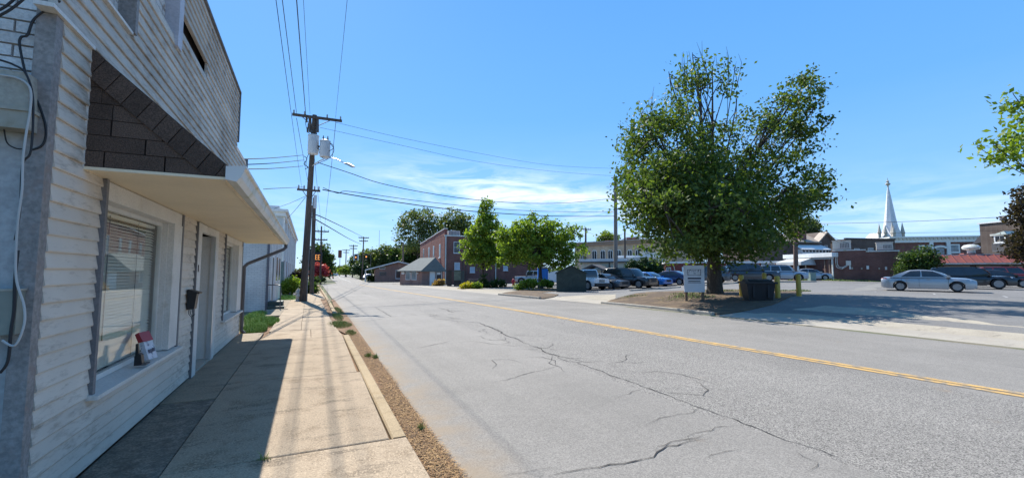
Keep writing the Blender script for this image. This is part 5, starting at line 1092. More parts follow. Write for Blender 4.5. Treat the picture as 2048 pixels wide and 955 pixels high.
# wheel stops and curb of tree island
ub = hit(1610, 561); ue = thing('utility_cabinet', 'small pale green utility cabinet at the foot of the brown pole', 'utility cabinet', ub + Vector((.6, -.3, 0)), R(-20)); MB().box(0, .7, 0, .5, 0, .9).build('case', mat('cabinet_green', (.20, .27, .23), .6), ue); MB().box(-.03, .73, -.03, .53, .9, .97).build('lid', mat('cabinet_green', (.2, .27, .23)), ue)
ISO = mat('mulch', (.11, .075, .048), .95, .3, 5, .4, 50, .6, 60, dirt=(.20, .14, .07), dscale=1.2)
sheet('tree_island', [(13.0, 10.9), (13.05, 14), (13.0, 17.4), (14.2, 18.4), (16.8, 19.4), (22, 21.2), (26.5, 22.2), (27.4, 19), (25.5, 15.6), (21, 13.2), (16, 10.9)], ISO, .03, 2., thick=.1)
tag(kerbs('island_kerb', [(12.86, 11.0), (12.9, 14), (12.85, 17.4)], .15, .12, CONC_PALE, 2.1, -.03), kind='structure')
sheet('planting_bed', [(12.45, 22.4), (12.4, 25.5), (12.3, 28.5), (14.0, 31.2), (18.0, 36), (22.4, 40.0), (23.2, 37.6), (20.5, 33.5), (16.2, 29.4), (15.2, 25.2), (13.6, 23.2)], ISO, .03, 2., thick=.1)
tag(kerbs('bed_kerb', [(12.28, 22.6), (12.25, 25.5), (12.15, 28.4)], .15, .12, CONC_PALE, 2.1, -.03), kind='structure')
sheet('planting_bed', [(13.6, 40.6), (14.2, 44), (17, 51), (21.5, 49.6), (22, 46), (17, 43)], ISO, .03, 2., thick=.1)
grass('grass', 'sparse weeds on the mulch island under the big tree', [(16.2, 15.4, 1.6, 1.2, 3), (18, 16.6, 1.2, 1.0, 2), (22.5, 18.2, 2.0, 1.6, 3), (25.2, 16.6, 1.6, .6, 2), (15.5, 18.3, 1.0, .6, 1.5), (27, 16.6, .8, .4, 1)], 4200, .20, .012, [GRASS[0], GRASS[1], GRASS[2]])
grass('grass', 'green verge below the brown brick wall', [(55.5, 34.0, 2.2, 1.0, 2), (57.6, 31.0, 1.2, 1.8, 3), (59.3, 29, 1.2, 1.6, 2)], 2500, .3, .03)
# parking stripes and pale worn bands in the lot
lot_mark = bpy.data.objects['parking_lot']
for i in range(6): ribbon('stripe', [(32.5 - .6 * i, 9.2 + 2.9 * i), (37.2 - .6 * i, 11.2 + 2.9 * i)], .1, WHITE_LINE, lot_mark, .006, step=1)
PATCHM = mat('lot_band', (.22, .208, .185), .9, .1, 2, .25, 60)
ribbon('worn_band', [(20, 20.6), (27, 17.9), (38, 18.5), (52, 24)], 1.1, PATCHM, lot_mark, .005, step=1.2, jag=.12); ribbon('worn_band', [(17, 24.5), (26, 25.5), (36, 27.5), (52, 30)], .9, PATCHM, lot_mark, .005, step=1.2, jag=.12)
for a, b in (((24, 28.4), (31, 29.8)), ((32, 30.0), (40, 30.6)), ((41, 29.6), (50, 29))):
    tag(sheet('parking_kerb', [(a[0], a[1]), (b[0], b[1]), (b[0], b[1] + .18), (a[0], a[1] + .18)], CONC_PALE, .12, 3., thick=.14), kind='structure')

# ================================================================ VEHICLES
RUBBER = mat('tyre_rubber', (.02, .02, .021), .85, .2, 9); RIM = mat('alloy_rim', (.26, .265, .27), .4, .1, 6, metal=.6); CARBLACK = mat('car_black_trim', (.015, .015, .017), .5, .2, 4)
CARGLASS = mat('car_glass', (.018, .024, .032), .05, .2, 2, spec=.7); HEADL = mat('headlight', (.62, .64, .66), .1, .1, 8, spec=.8); TAILL = mat('taillight', (.30, .012, .015), .2, .2, 8, spec=.6); PLATE = mat('number_plate', (.6, .6, .6), .5); CHROME = mat('chrome', (.6, .6, .62), .15, .05, 5, metal=1.)
def paint(name, col, metal=.35): return mat('paint_' + name, col, .32, .04, 2, metal=metal, spec=.5, coat=.8)
def car(label, cat, pos, ang, col, L, Wd, H, kind, clad=False, group='cars parked in the lot'):
    """x forward, y left, z up, base at ground centre. kind: sedan, suv, boxy"""
    root = thing({'sedan': 'sedan_car', 'suv': 'sport_utility_vehicle', 'boxy': 'off_road_vehicle'}[kind], label, cat, pos, ang, group)
    hw = Wd / 2; x0, x1 = -L / 2, L / 2
    rw = {'sedan': .325, 'suv': .385, 'boxy': .40}[kind]; xf = x1 - L * .195; xr = x0 + L * .215; ra = rw + .065
    gc = {'sedan': .17, 'suv': .24, 'boxy': .30}[kind]; belt = H * {'sedan': .635, 'suv': .60, 'boxy': .58}[kind]; hood = H * {'sedan': .612, 'suv': .595, 'boxy': .575}[kind]; tail = H * {'sedan': .665, 'suv': .62, 'boxy': .59}[kind]
    nose = H * {'sedan': .505, 'suv': .52, 'boxy': .56}[kind]
    # cabin corner points in side view: windscreen base, roof front, roof rear, rear window base
    cab = {'sedan': (x1 - L * .255, x1 - L * .45, x0 + L * .32, x0 + L * .10), 'suv': (x1 - L * .27, x1 - L * .385, x0 + L * .085, x0 + L * .02), 'boxy': (x1 - L * .335, x1 - L * .385, x0 + L * .045, x0 + L * .02)}[kind]
    def top(x):
        if x > cab[0]:
            f = (x - cab[0]) / (x1 - cab[0]); return belt + (hood - belt) * min(1, f * 2) - (hood - nose) * max(0, f - .45) ** 2.2 / (.55 ** 2.2)
        if x < cab[3] + .05: f = (cab[3] + .05 - x) / (cab[3] + .05 - x0 + 1e-6); return belt + (tail - belt) * min(1, f * 3) - (.10 * H * f ** 4 if kind == 'sedan' else .03 * f ** 4)
        return belt
    xs = sorted(set([x0, x0 + .03, x0 + .1, x1 - .1, x1 - .03, x1] + [x0 + L * i / 22 for i in range(1, 22)] + [xf + ra * math.cos(math.pi * i / 12) for i in range(13)] + [xr + ra * math.cos(math.pi * i / 12) for i in range(13)]))
    vs = []; n = 0; secs = []
    for x in xs:
        e = max(0, 1 - (x1 - x) / (.11 * L)); r_ = max(0, 1 - (x - x0) / (.09 * L)); sh = 1 - (.17 if kind != 'boxy' else .05) * e ** 2.2 - (.13 if kind != 'boxy' else .03) * r_ ** 2.2
        zb = gc + .10 * (e ** 3 + r_ ** 3)
        for xc in (xf, xr):
            if abs(x - xc) < ra: zb = max(zb, rw + math.sqrt(max(0, ra * ra - (x - xc) ** 2)))
        zt = top(x); w_ = hw * sh; zm = max(zb + .02, gc + (zt - gc) * .5); zs = max(zm + .01, zt - .10 * H)
        pts = [(0, zb + .0), (w_ * .86, zb), (w_ * .985, zb + .03 if zb + .03 < zm else zm - .005), (w_, zm), (w_ * .975, zs), (w_ * .90, zt - .02 * H), (w_ * .6, zt + .005), (0, zt + .02)]
        sec = [(x, y, z) for y, z in pts] + [(x, -y, z) for y, z in pts[-2:0:-1]]; secs.append(len(vs)); vs += sec; n = len(sec)
    fs = []; mi = []
    for i in range(len(xs) - 1):
        for j in range(n):
            fs.append((secs[i] + j, secs[i] + (j + 1) % n, secs[i + 1] + (j + 1) % n, secs[i + 1] + j)); mi.append(1 if j in (0, n - 1) or (clad and j in (1, n - 2)) else 0)
    fs += [tuple(range(n)), tuple(range(secs[-1] + n - 1, secs[-1] - 1, -1))]; mi += [0, 0]
    mb = MB(); mb.v = vs; mb.f = fs; mb.mi = mi; body = mb.build('body', [col, CARBLACK], root, True)
    # cabin: rings from belt to roof
    zb = belt - .02; zr = H; inset = hw * {'sedan': .24, 'suv': .17, 'boxy': .07}[kind]
    def ring(v, t, off=0.):
        p = ring0(v, t, off); xc = (cab[1] + cab[2]) / 2; hl = (cab[1] - cab[2]) / 2 + .25
        return (p[0], p[1], p[2] - {'sedan': .075, 'suv': .03, 'boxy': .01}[kind] * min(1.2, ((p[0] - xc) / hl) ** 2) * v ** 3)
    def ring0(v, t, off=0.):
        k = v ** (1.15 if kind == 'sedan' else 1.0); bow = math.sin(v * math.pi / 2)
        xa = cab[0] + (cab[1] - cab[0]) * v + .06 * math.sin(v * math.pi); xd = cab[3] + (cab[2] - cab[3]) * v - .03 * math.sin(v * math.pi); w_ = hw * .955 - inset * k + .02 * math.sin(v * math.pi); z = zb + (zr - zb) * (1 - (1 - v) ** 1.12)
        # t: 0..1 front (right->left), 1..2 left side front->back, 2..3 rear, 3..4 right side back->front
        if t <= 1: y = w_ * (2 * t - 1); x = xa + .10 * (1 - (2 * t - 1) ** 2) * (1.4 if kind != 'boxy' else .3); return (x + off, y, z)
        if t <= 2: f = t - 1; return (xa + (xd - xa) * f, w_ * (1 + .02 * math.sin(f * math.pi)) + off, z)
        if t <= 3: f = t - 2; y = w_ * (1 - 2 * f); return (xd - .07 * (1 - (1 - 2 * f) ** 2) - off, y, z)
        f = t - 3; return (xd + (xa - xd) * f, -w_ * (1 + .02 * math.sin(f * math.pi)) - off, z)
    ts = [i / 6 for i in range(24)]; lv = [0, .25, .5, .75, .9, .97, 1.]; cv = []; cf = []
    for v in lv: 
        for t_ in ts:
            p = ring(min(v, .96) if v > .9 else v, t_); z = p[2]
            if v > .9: q = {.97: .97, 1.: .90}[v]; cx_ = (cab[1] + cab[2]) / 2; p = (cx_ + (p[0] - cx_) * q, p[1] * q, p[2] + .012 + .014 * (v > .98))
            cv.append(p)
    m_ = len(ts)
    for i in range(len(lv) - 1):
        for j in range(m_): cf.append((i * m_ + j, i * m_ + (j + 1) % m_, (i + 1) * m_ + (j + 1) % m_, (i + 1) * m_ + j))
    b0 = (len(lv) - 1) * m_; cv.append(((cab[1] + cab[2]) / 2, 0, zr)); cf += [(b0 + j, b0 + (j + 1) % m_, len(cv) - 1) for j in range(m_)]
    mb = MB(); mb.v = cv; mb.f = cf; mb.mi = [0] * len(cf); mb.build('cabin', col, root, True)
    def pane(name, t0, t1, v0, v1, skew=0.):
        g_ = MB(); nu, nv = 6, 4; pv = [ring(v0 + (v1 - v0) * j / nv, t0 + (t1 - t0) * i / nu, .012) for j in range(nv + 1) for i in range(nu + 1)]
        g_.add(pv, [(j * (nu + 1) + i, j * (nu + 1) + i + 1, (j + 1) * (nu + 1) + i + 1, (j + 1) * (nu + 1) + i) for j in range(nv) for i in range(nu)]); return g_.build(name, CARGLASS, root, True)
    pane('windscreen', .07, .93, .08, .88); pane('rear_window', 2.09, 2.91, .12, .86)
    br = {'sedan': ((.05, .45), (.48, .83)), 'suv': ((.05, .36), (.39, .66), (.69, .95)), 'boxy': ((.04, .32), (.36, .62), (.67, .96))}[kind]
    for a, b in br: pane('side_window', 1 + a, 1 + b, .13, .86); pane('side_window', 4 - b, 4 - a, .13, .86)
    for xc in (xf, xr):
        for s_ in (1, -1):
            yc = s_ * (hw - .12); wh = MB().lathe([(rw * .66, -.11), (rw * .9, -.115), (rw, -.08), (rw, .08), (rw * .9, .115), (rw * .66, .11)], 20, (xc, yc, rw), ax='y').build('wheel', RUBBER, root, True)
            ym = yc + s_ * .116; rim = MB().lathe([(rw * .67, 0), (rw * .67, s_ * .012), (rw * .61, s_ * .014), (rw * .60, -s_ * .03)], 20, (xc, ym, rw), ax='y')
            for k in range(5):
                a_ = k * 2 * math.pi / 5 + .3; c_, s2 = math.cos(a_), math.sin(a_); pw = .042
                rim.add([(xc + c_ * rw * .1 - s2 * pw, ym + s_ * .006, rw + s2 * rw * .1 + c_ * pw), (xc + c_ * rw * .1 + s2 * pw, ym + s_ * .006, rw + s2 * rw * .1 - c_ * pw), (xc + c_ * rw * .6 + s2 * pw * 1.3, ym + s_ * .012, rw + s2 * rw * .6 - c_ * pw * 1.3), (xc + c_ * rw * .6 - s2 * pw * 1.3, ym + s_ * .012, rw + s2 * rw * .6 + c_ * pw * 1.3)], [(0, 1, 2, 3)])
            rim.lathe([(rw * .16, -s_ * .01), (rw * .15, s_ * .02)], 10, (xc, ym, rw), ax='y'); rim.build('rim', RIM, wh)
            # arch lip
            al = MB(); pts_o = []; 
            for i in range(11):
                a_ = math.pi * i / 10; pts_o.append((xc + math.cos(a_) * ra, s_ * (hw * .995), rw + math.sin(a_) * ra))
            if kind == 'boxy' or clad: al.tube(pts_o, .05 if kind == 'boxy' else .03, 6).build('wheel_arch', CARBLACK if clad or kind == 'boxy' else col, root, True)
    e_ = L * .02
    for s_ in (1, -1):
        if kind == 'boxy':
            MB().lathe([(.12, 0), (.11, .025), (.02, .035)], 14, (x1 - .02, s_ * hw * .52, nose * .86), ax='x').build('headlight', HEADL, root)
        else:
            MB().add([(x1 - .28, s_ * hw * .93, nose * .97), (x1 - .10, s_ * hw * .80, nose * .90), (x1 - .03, s_ * hw * .52, nose * .88), (x1 - .05, s_ * hw * .52, nose * 1.02), (x1 - .16, s_ * hw * .80, nose * 1.05), (x1 - .34, s_ * hw * .94, nose * 1.10),
                      (x1 - .38, s_ * hw * .7, nose * .97), (x1 - .2, s_ * hw * .5, nose * .9)], [(0, 1, 4, 5), (1, 2, 3, 4), (0, 5, 6), (6, 5, 4, 7), (4, 3, 7), (0, 6, 7, 1), (1, 7, 2), (2, 7, 3)]).build('headlight', HEADL, root)
        zt_ = tail * (.86 if kind == 'sedan' else .98)
        MB().add([(x0 + .02, s_ * hw * .52, zt_ - .09), (x0 + .10, s_ * hw * .86, zt_ - .09), (x0 + .30, s_ * hw * .965, zt_ - .04), (x0 + .30, s_ * hw * .955, zt_ + .07), (x0 + .08, s_ * hw * .85, zt_ + .07), (x0 - .0, s_ * hw * .52, zt_ + .05), (x0 + .25, s_ * hw * .5, zt_)], [(0, 1, 4, 5), (1, 2, 3, 4), (0, 6, 1), (1, 6, 2), (2, 6, 3), (3, 6, 4), (4, 6, 5), (5, 6, 0)]).build('taillight', TAILL, root)
        xm = cab[0] - .12; MB().prism([(xm - .05, belt + .02), (xm + .12, belt + .03), (xm + .10, belt + .16), (xm - .07, belt + .16)], 'y', s_ * (hw * .94), s_ * (hw * .94 + .18)).build('mirror', col if kind != 'boxy' else CARBLACK, root)
        for xh in ((cab[0] + cab[3]) / 2 + L * .10, (cab[0] + cab[3]) / 2 - L * .13): MB().box(xh - .09, xh + .09, min(s_ * hw * .985, s_ * hw * 1.012), max(s_ * hw * .985, s_ * hw * 1.012), belt - .11 * H * .8, belt - .11 * H * .8 + .03).build('door_handle', col, root)
        for xs_ in ((cab[0] + cab[3]) / 2 - L * .0, cab[0] - L * .02, (cab[0] + cab[3]) / 2 - L * .19):
            MB().box(xs_ - .006, xs_ + .006, min(s_ * hw * .97, s_ * hw * 1.004), max(s_ * hw * .97, s_ * hw * 1.004), gc + .14, belt - .05).build('door_seam', CARBLACK, root)
    MB().box(x1 - .16, x1 + .012, -hw * .42, hw * .42, nose * .62, nose * .93).build('grille', CARBLACK if kind != 'boxy' else col, root)
    if kind == 'boxy':
        for i in range(7): MB().box(x1 + .01, x1 + .02, -.33 + i * .096, -.28 + i * .096, nose * .66, nose * .92).build('grille_slot', CARBLACK, root)
        MB().tube([(x0 - .14, .25, belt - .1), (x0 + .06, .25, belt - .1)], .36, 18).build('spare_wheel', RUBBER, root, True); MB().box(x1 - .05, x1 + .14, -hw * .92, hw * .92, gc + .08, gc + .34).build('front_bumper', CARBLACK, root); MB().box(x0 - .14, x0 + .05, -hw * .9, hw * .9, gc + .08, gc + .30).build('rear_bumper', CARBLACK, root)
    else:
        MB().box(x1 - .2, x1 - .005, -hw * .62, hw * .62, gc + .10, gc + .24).build('lower_grille', CARBLACK, root)
    MB().box(x0 - .012, x0 + .1, -.16, .16, tail * .62, tail * .62 + .13).build('number_plate', PLATE, root)
    if kind == 'suv':
        for s_ in (1, -1): MB().tube([(cab[1] - .1, s_ * (hw * .955 - inset + .0), H - .02), (cab[1] - .3, s_ * (hw * .955 - inset), H + .035), (cab[2] + .4, s_ * (hw * .955 - inset), H + .035), (cab[2] + .2, s_ * (hw * .955 - inset), H - .02)], .022, 6).build('roof_rail', CARBLACK, root, True)
    return root
def car_px(label, cat, u, Z, heading, col, L, Wd, H, kind, clad=False, dz=0.):
    p = atZ(u, 560, Z); p.z = hgt(p.x, p.y) + .004 + dz
    return car(label, cat, p, math.atan2(heading[1], heading[0]), col, L, Wd, H, kind, clad)
SILVERP = paint('silver', (.34, .35, .36), .5); BLACKP = paint('black', (.012, .012, .015), .2); NAVYP = paint('navy', (.012, .018, .075), .3); BLUEP = paint('bright_blue', (.01, .13, .42), .3); GREYP = paint('grey', (.075, .08, .09), .4); WHITEC = paint('white', (.66, .67, .68), .05); REDP = paint('red', (.36, .03, .035), .2); CHARC = paint('charcoal', (.032, .036, .045), .3); SILVB = paint('silver_blue', (.30, .33, .37), .5)
car_px('silver sedan parked nearest on the right side of the lot', 'car', 1853, 30.6, (.36, -.93), SILVERP, 4.80, 1.83, 1.475, 'sedan')
car_px('black sport utility vehicle right behind the silver sedan', 'car', 1938, 34.5, (.36, -.93), BLACKP, 4.9, 1.95, 1.64, 'suv')
car_px('black sedan between the black utility vehicle and the red one', 'car', 1991, 37.2, (.36, -.93), BLACKP, 4.85, 1.86, 1.46, 'sedan')
car_px('red sport utility vehicle at the right edge of the lot', 'car', 2022, 41.5, (.36, -.93), REDP, 4.75, 1.9, 1.74, 'suv')
car_px('white boxy off-road vehicle beside the dark green shed', 'car', 1172, 40.4, (.10, -1), WHITEC, 4.3, 1.87, 1.86, 'boxy')
car_px('dark grey sedan parked next to the white off-road vehicle', 'car', 1210, 42.0, (.20, -1), GREYP, 4.8, 1.85, 1.45, 'sedan')
car_px('large black sport utility vehicle behind the grey wooden pole', 'car', 1258, 42.5, (.34, -1), BLACKP, 5.2, 2.0, 1.86, 'suv')
car_px('bright blue sedan parked beside the large black vehicle', 'car', 1297, 44.5, (.24, -1), BLUEP, 4.6, 1.8, 1.42, 'sedan')
car_px('navy blue sedan with its tail towards the street', 'car', 1338, 45.5, (-.42, .9), NAVYP, 4.85, 1.86, 1.46, 'sedan')
car_px('dark grey sport utility vehicle partly hidden by the tree trunk', 'car', 1412, 47, (-.52, .85), GREYP, 4.9, 1.92, 1.76, 'suv', True)
car_px('long dark blue sport utility vehicle behind the left bollard', 'car', 1502, 49, (.62, -.78), CHARC, 5.6, 2.04, 1.93, 'suv')
car_px('silver grey sport utility vehicle left of the brown pole', 'car', 1566, 50, (.58, -.8), SILVB, 4.8, 1.92, 1.8, 'suv', True)
car_px('silver sedan parked at the brown building entrance', 'car', 1620, 55, (.62, -.78), SILVB, 4.8, 1.84, 1.45, 'sedan')
car_px('silver boxy off-road vehicle behind the planted bed', 'car', 1062, 62, (-.9, .42), SILVERP, 4.6, 1.87, 1.86, 'boxy')
car_px('black sport utility vehicle seen between the tree trunk and shed', 'car', 1122, 57, (-.9, .42), BLACKP, 4.7, 1.9, 1.75, 'suv')
car_px('dark blue sedan beneath the low brick building porch', 'car', 736, 108, (-.3, -.95), NAVYP, 4.6, 1.8, 1.45, 'sedan')
car_px('white sedan crossing far at the end of the street', 'car', 665, 205, (1, .05), WHITEC, 4.7, 1.8, 1.5, 'sedan')
po = thing('portable_toilet', 'bright blue portable cabin behind the tree trunk', 'portable toilet', ground(*atZ(1085, 560, 50).xy), math.atan2(rt.y, rt.x)); BLUE_PL = mat('blue_plastic', (.02, .16, .55), .5, .1, 3)
MB().box(-.55, .55, -.55, .55, .08, 2.15).build('cabin', BLUE_PL, po); MB().prism([(-.6, 2.15), (.6, 2.15), (.35, 2.35), (-.35, 2.35)], 'y', -.58, .58).build('roof', WHITEP, po); MB().box(-.42, .42, -.58, -.55, .15, 2.0).build('door', BLUE_PL, po); MB().box(.55, .60, -.5, .5, .2, 2.0).build('side_panel', BLUE_PL, po)
tr = thing('white_trailer', 'small white box trailer right of the blue cabin', 'trailer', ground(*atZ(1100, 560, 54).xy), math.atan2(rt.y, rt.x)); MB().box(-1.1, 1.3, -.9, .9, .45, 1.75).build('box', WHITEP, tr)
for s_ in (-.92, .92): MB().lathe([(.2, -.1), (.32, -.1), (.32, .1), (.2, .1)], 14, (.1, s_, .32), ax='y').build('wheel', RUBBER, tr)
rh = thing('fire_hydrant', 'red fire hydrant beside the planted bed across the street', 'fire hydrant', hit(1027, 571)); RHY = mat('red_hydrant', (.35, .03, .045), .5, .1, 5); MB().lathe([(.22, 0), (.22, .06), (.16, .07), (.15, .62), (.2, .65), (.19, .72), (.12, .86), (.04, .9), (.04, .98)], 12).build('barrel', RHY, rh, True); MB().lathe([(.08, -.28), (.08, .28)], 10, (0, 0, .5), ax='x').build('nozzle', RHY, rh)

# ================================================================ TREES AND SHRUBS
def leaf_mat(name, col, light, tr=.38, rough=.5):
    m, t, out = newmat(name)
    g = t.n('ShaderNodeNewGeometry'); pos = g.outputs['Position']
    f = t.m('ADD', t.m('MULTIPLY', g.outputs['Random Per Island'], .6), t.m('MULTIPLY', t.noise(pos, .55, 2), .4))
    c = t.mix(t.ramp(f, .2, .85), c4(col), c4(light))
    p = t.n('ShaderNodeBsdfPrincipled', {'Base Color': c, 'Roughness': rough, 'Specular IOR Level': .2})
    c2 = t.mix(1., c, (1.5, 1.6, .55, 1), 'MULTIPLY'); tl = t.n('ShaderNodeBsdfTranslucent', {0: c2})
    t.l.new(t.n('ShaderNodeMixShader', {0: tr, 1: p.outputs[0], 2: tl.outputs[0]}).outputs[0], out.inputs[0]); return m
LEAF_M = leaf_mat('maple_leaf', (.036, .068, .018), (.135, .18, .045), .4); LEAF_B = leaf_mat('bright_leaf', (.09, .15, .022), (.24, .31, .05), .45); LEAF_D = leaf_mat('dark_leaf', (.028, .055, .018), (.07, .11, .03)); LEAF_F = leaf_mat('far_leaf', (.06, .085, .035), (.15, .18, .065), .38)
LEAF_P = leaf_mat('purple_leaf', (.022, .02, .014), (.055, .04, .03)); LEAF_R = leaf_mat('pink_blossom', (.26, .035, .06), (.45, .09, .13)); LEAF_E = leaf_mat('evergreen_leaf', (.018, .045, .018), (.05, .09, .03), .15); LEAF_Y = leaf_mat('yellow_flower', (.32, .26, .02), (.55, .48, .03)); LEAF_BR = leaf_mat('dried_leaf', (.26, .15, .06), (.38, .25, .11)); LEAF_YG = leaf_mat('yellow_green_leaf', (.10, .15, .02), (.24, .29, .05))
BARK = mat('bark', (.085, .068, .055), .95, .25, 4, .4, 25, .8, 20, stretch=(1, 1, .25)); BARK_L = mat('bark_light', (.14, .115, .09), .95, .25, 4, .4, 25)
def leaves(name, C, size, mat_, parent, up_bias=.45):
    N = len(C); n = rng.normal(size=(N, 3)) + np.array([0, 0, up_bias]); n /= np.linalg.norm(n, axis=1)[:, None]
    a = rng.normal(size=(N, 3)); t_ = np.cross(n, a); t_ /= np.linalg.norm(t_, axis=1)[:, None] + 1e-9; b = np.cross(n, t_)
    s = (size * rng.uniform(.55, 1.25, N))[:, None]
    V = np.stack([C - t_ * s * .6, C + b * s * .36 + n * s * .08, C + t_ * s * .62, C - b * s * .36 + n * s * .08], 1).reshape(-1, 3)
    me = bpy.data.meshes.new(name); me.vertices.add(4 * N); me.vertices.foreach_set('co', V.astype(np.float32).ravel())
    me.loops.add(4 * N); me.loops.foreach_set('vertex_index', np.arange(4 * N, dtype=np.int32)); me.polygons.add(N); me.polygons.foreach_set('loop_start', np.arange(0, 4 * N, 4, dtype=np.int32)); me.polygons.foreach_set('loop_total', np.full(N, 4, np.int32))
    me.update(calc_edges=True); me.validate(); me.materials.append(mat_); return link(name, me, parent)
def tree(name, label, cat, base, lobes, N, size, mat_, trunk_r, bark=None, Z=None, clus=22, cs=.35, limbs=True, fork=.3, twigs=0, group=None, crown='crown', flare=1.5, twig_n=5, lean=0., core=.45):
    """lobes: (u, v, r_px, depth offset in m, density); Z = optical depth of the tree"""
    if Z is None: Z = (base - EYEV).dot(fw)
    base = Vector((base.x, base.y, hgt(base.x, base.y))); o = thing(name, label, cat, base, 0, group); fh = Vector((fw.x, fw.y, 0)).normalized(); K = Z / FPX
    LB = [(atZ(u, v, Z) + ray(u, v).normalized() * dz - base, r * K, dn) for u, v, r, dz, dn in lobes]
    wts = np.array([r ** 2.3 * dn for _, r, dn in LB]); wts /= wts.sum(); C = []; heads = []
    nc = max(8, N // clus)
    for (c, r, dn), w_ in zip(LB, wts):
        k = max(2, int(nc * w_)); d = rng.normal(size=(k, 3)); d /= np.linalg.norm(d, axis=1)[:, None]
        rad = r * (core + (1 - core) * rng.uniform(0, 1, k) ** .6); P = np.array(c)[None] + d * rad[:, None] * np.array([1, 1, .92]); P[:, 2] = np.maximum(P[:, 2], .15)
        heads.append((c, r, P))
        for p in P: C.append(p[None] + rng.normal(size=(max(3, int(clus * rng.uniform(.5, 1.5))), 3)) * cs * np.array([1, 1, .75]) * rng.uniform(.6, 1.2))
    leaves(crown, np.concatenate(C), size, mat_, o)
    zt = max(c.z + r for c, r, _ in LB); zf = zt * fork
    if trunk_r:
        mb = MB(); tp = Vector((lean * zf, 0, zf)); cz = sum((c for c, _, _ in LB), Vector()) / len(LB); topc = Vector((tp.x * .6 + cz.x * .4, tp.y * .6 + cz.y * .4, zt * .80))
        mb.tube(smooth_path([(0, 0, -.25), (0, 0, .0), (lean * .15, 0, .5 * trunk_r * 3), tp * .6, tp, tp.lerp(topc, .5), topc], 4), [trunk_r * flare * 1.1] * 4 + [trunk_r * flare] * 2 + list(np.linspace(trunk_r * 1.25, trunk_r, 6)) + list(np.linspace(trunk_r * .95, trunk_r * .05, 13)), 10)
        if limbs:
            for c, r, P in heads:
                f = min(.95, max(.35, (c.z - r * .8) / max(zf, .1) * .55)); s_ = tp * f if f < 1 else tp
                s_ = tp.lerp(topc, max(0., min(.7, (c.z - zf) / max(zt - zf, .1) * .45))) if c.z > zf else tp * .92
                mid = s_.lerp(c, .5) + Vector((0, 0, -.10 * (c - s_).length)); rl = max(.02, min(trunk_r * .5, r * .055))
                path = smooth_path([s_, mid, c, c + (c - mid).normalized() * min(.5 * r, (c - mid).length * .2) + Vector((0, 0, .25 * r))], 3); mb.tube(path, list(np.linspace(rl, rl * .25, len(path))), 6)
                for q in P[:: max(1, len(P) // twig_n)]:
                    a = path[random.randint(2, len(path) - 2)]; q = Vector(q); m2 = a.lerp(q, .5) + Vector((0, 0, .08 * (q - a).length)); mb.tube([a, m2, q], [rl * .4, rl * .25, rl * .1], 4)
        for _ in range(twigs):
            c, r, P = random.choice(heads[:6]); a = Vector(P[random.randrange(len(P))]); d = Vector((random.gauss(0, .13), random.gauss(0, .13), 1)); e = a + d * random.uniform(.6, 1.5)
            mb.tube([a - d * .8, a.lerp(e, .5) + Vector((random.gauss(0, .1), random.gauss(0, .1), 0)), e], [.016, .011, .005], 4)
        mb.build('trunk', bark or BARK, o, True)
    return o
# the big maple on the island
tree('maple_tree', 'big leafy maple on the mulch island with thinning bare top', 'tree', hit(1430, 588),
     [(1388, 135, 40, 0, .34), (1345, 175, 46, .6, .34), (1425, 165, 44, -.5, .26), (1468, 150, 26, .3, .22), (1400, 215, 74, -.8, .32), (1295, 255, 48, -.5, .55), (1470, 225, 44, .8, .22),
      (1275, 300, 42, .5, .9), (1330, 300, 78, -1.5, .9), (1400, 310, 80, 1.5, .65), (1265, 360, 42, 0, .9), (1300, 395, 66, -2, 1.), (1370, 380, 88, -2.5, .95), (1440, 370, 85, -1.5, .9), (1375, 400, 85, 3, .9), (1450, 430, 90, 2.5, .9),
      (1505, 330, 55, 0, .8), (1525, 275, 42, 0, .75), (1560, 225, 48, .5, .95), (1600, 180, 42, .5, 1.), (1615, 235, 42, -.3, 1.), (1585, 285, 46, .8, .85), (1555, 355, 46, -1, .8),
      (1560, 395, 58, -1.5, .85), (1615, 375, 48, 0, .9), (1652, 385, 32, .3, .85), (1540, 440, 66, 1.5, .9), (1600, 425, 44, 1, .7), (1480, 470, 58, -2, .95), (1400, 465, 62, -2.5, .95), (1330, 465, 48, -1, .9), (1420, 475, 50, 3, .9), (1350, 450, 60, 3.5, .9), (1520, 488, 38, -.5, .8), (1340, 440, 62, -4.5, .8), (1420, 430, 72, -4.5, .8), (1300, 400, 48, -3.5, .8), (1480, 440, 58, -4, .8), (1360, 350, 56, -3.5, .45), (1385, 503, 30, -1.5, .9), (1455, 506, 32, -1, .9), (1340, 495, 26, 0, .8)],
     52000, .17, LEAF_M, .33, clus=34, cs=.30, fork=.24, twigs=38, flare=1.35, twig_n=10)
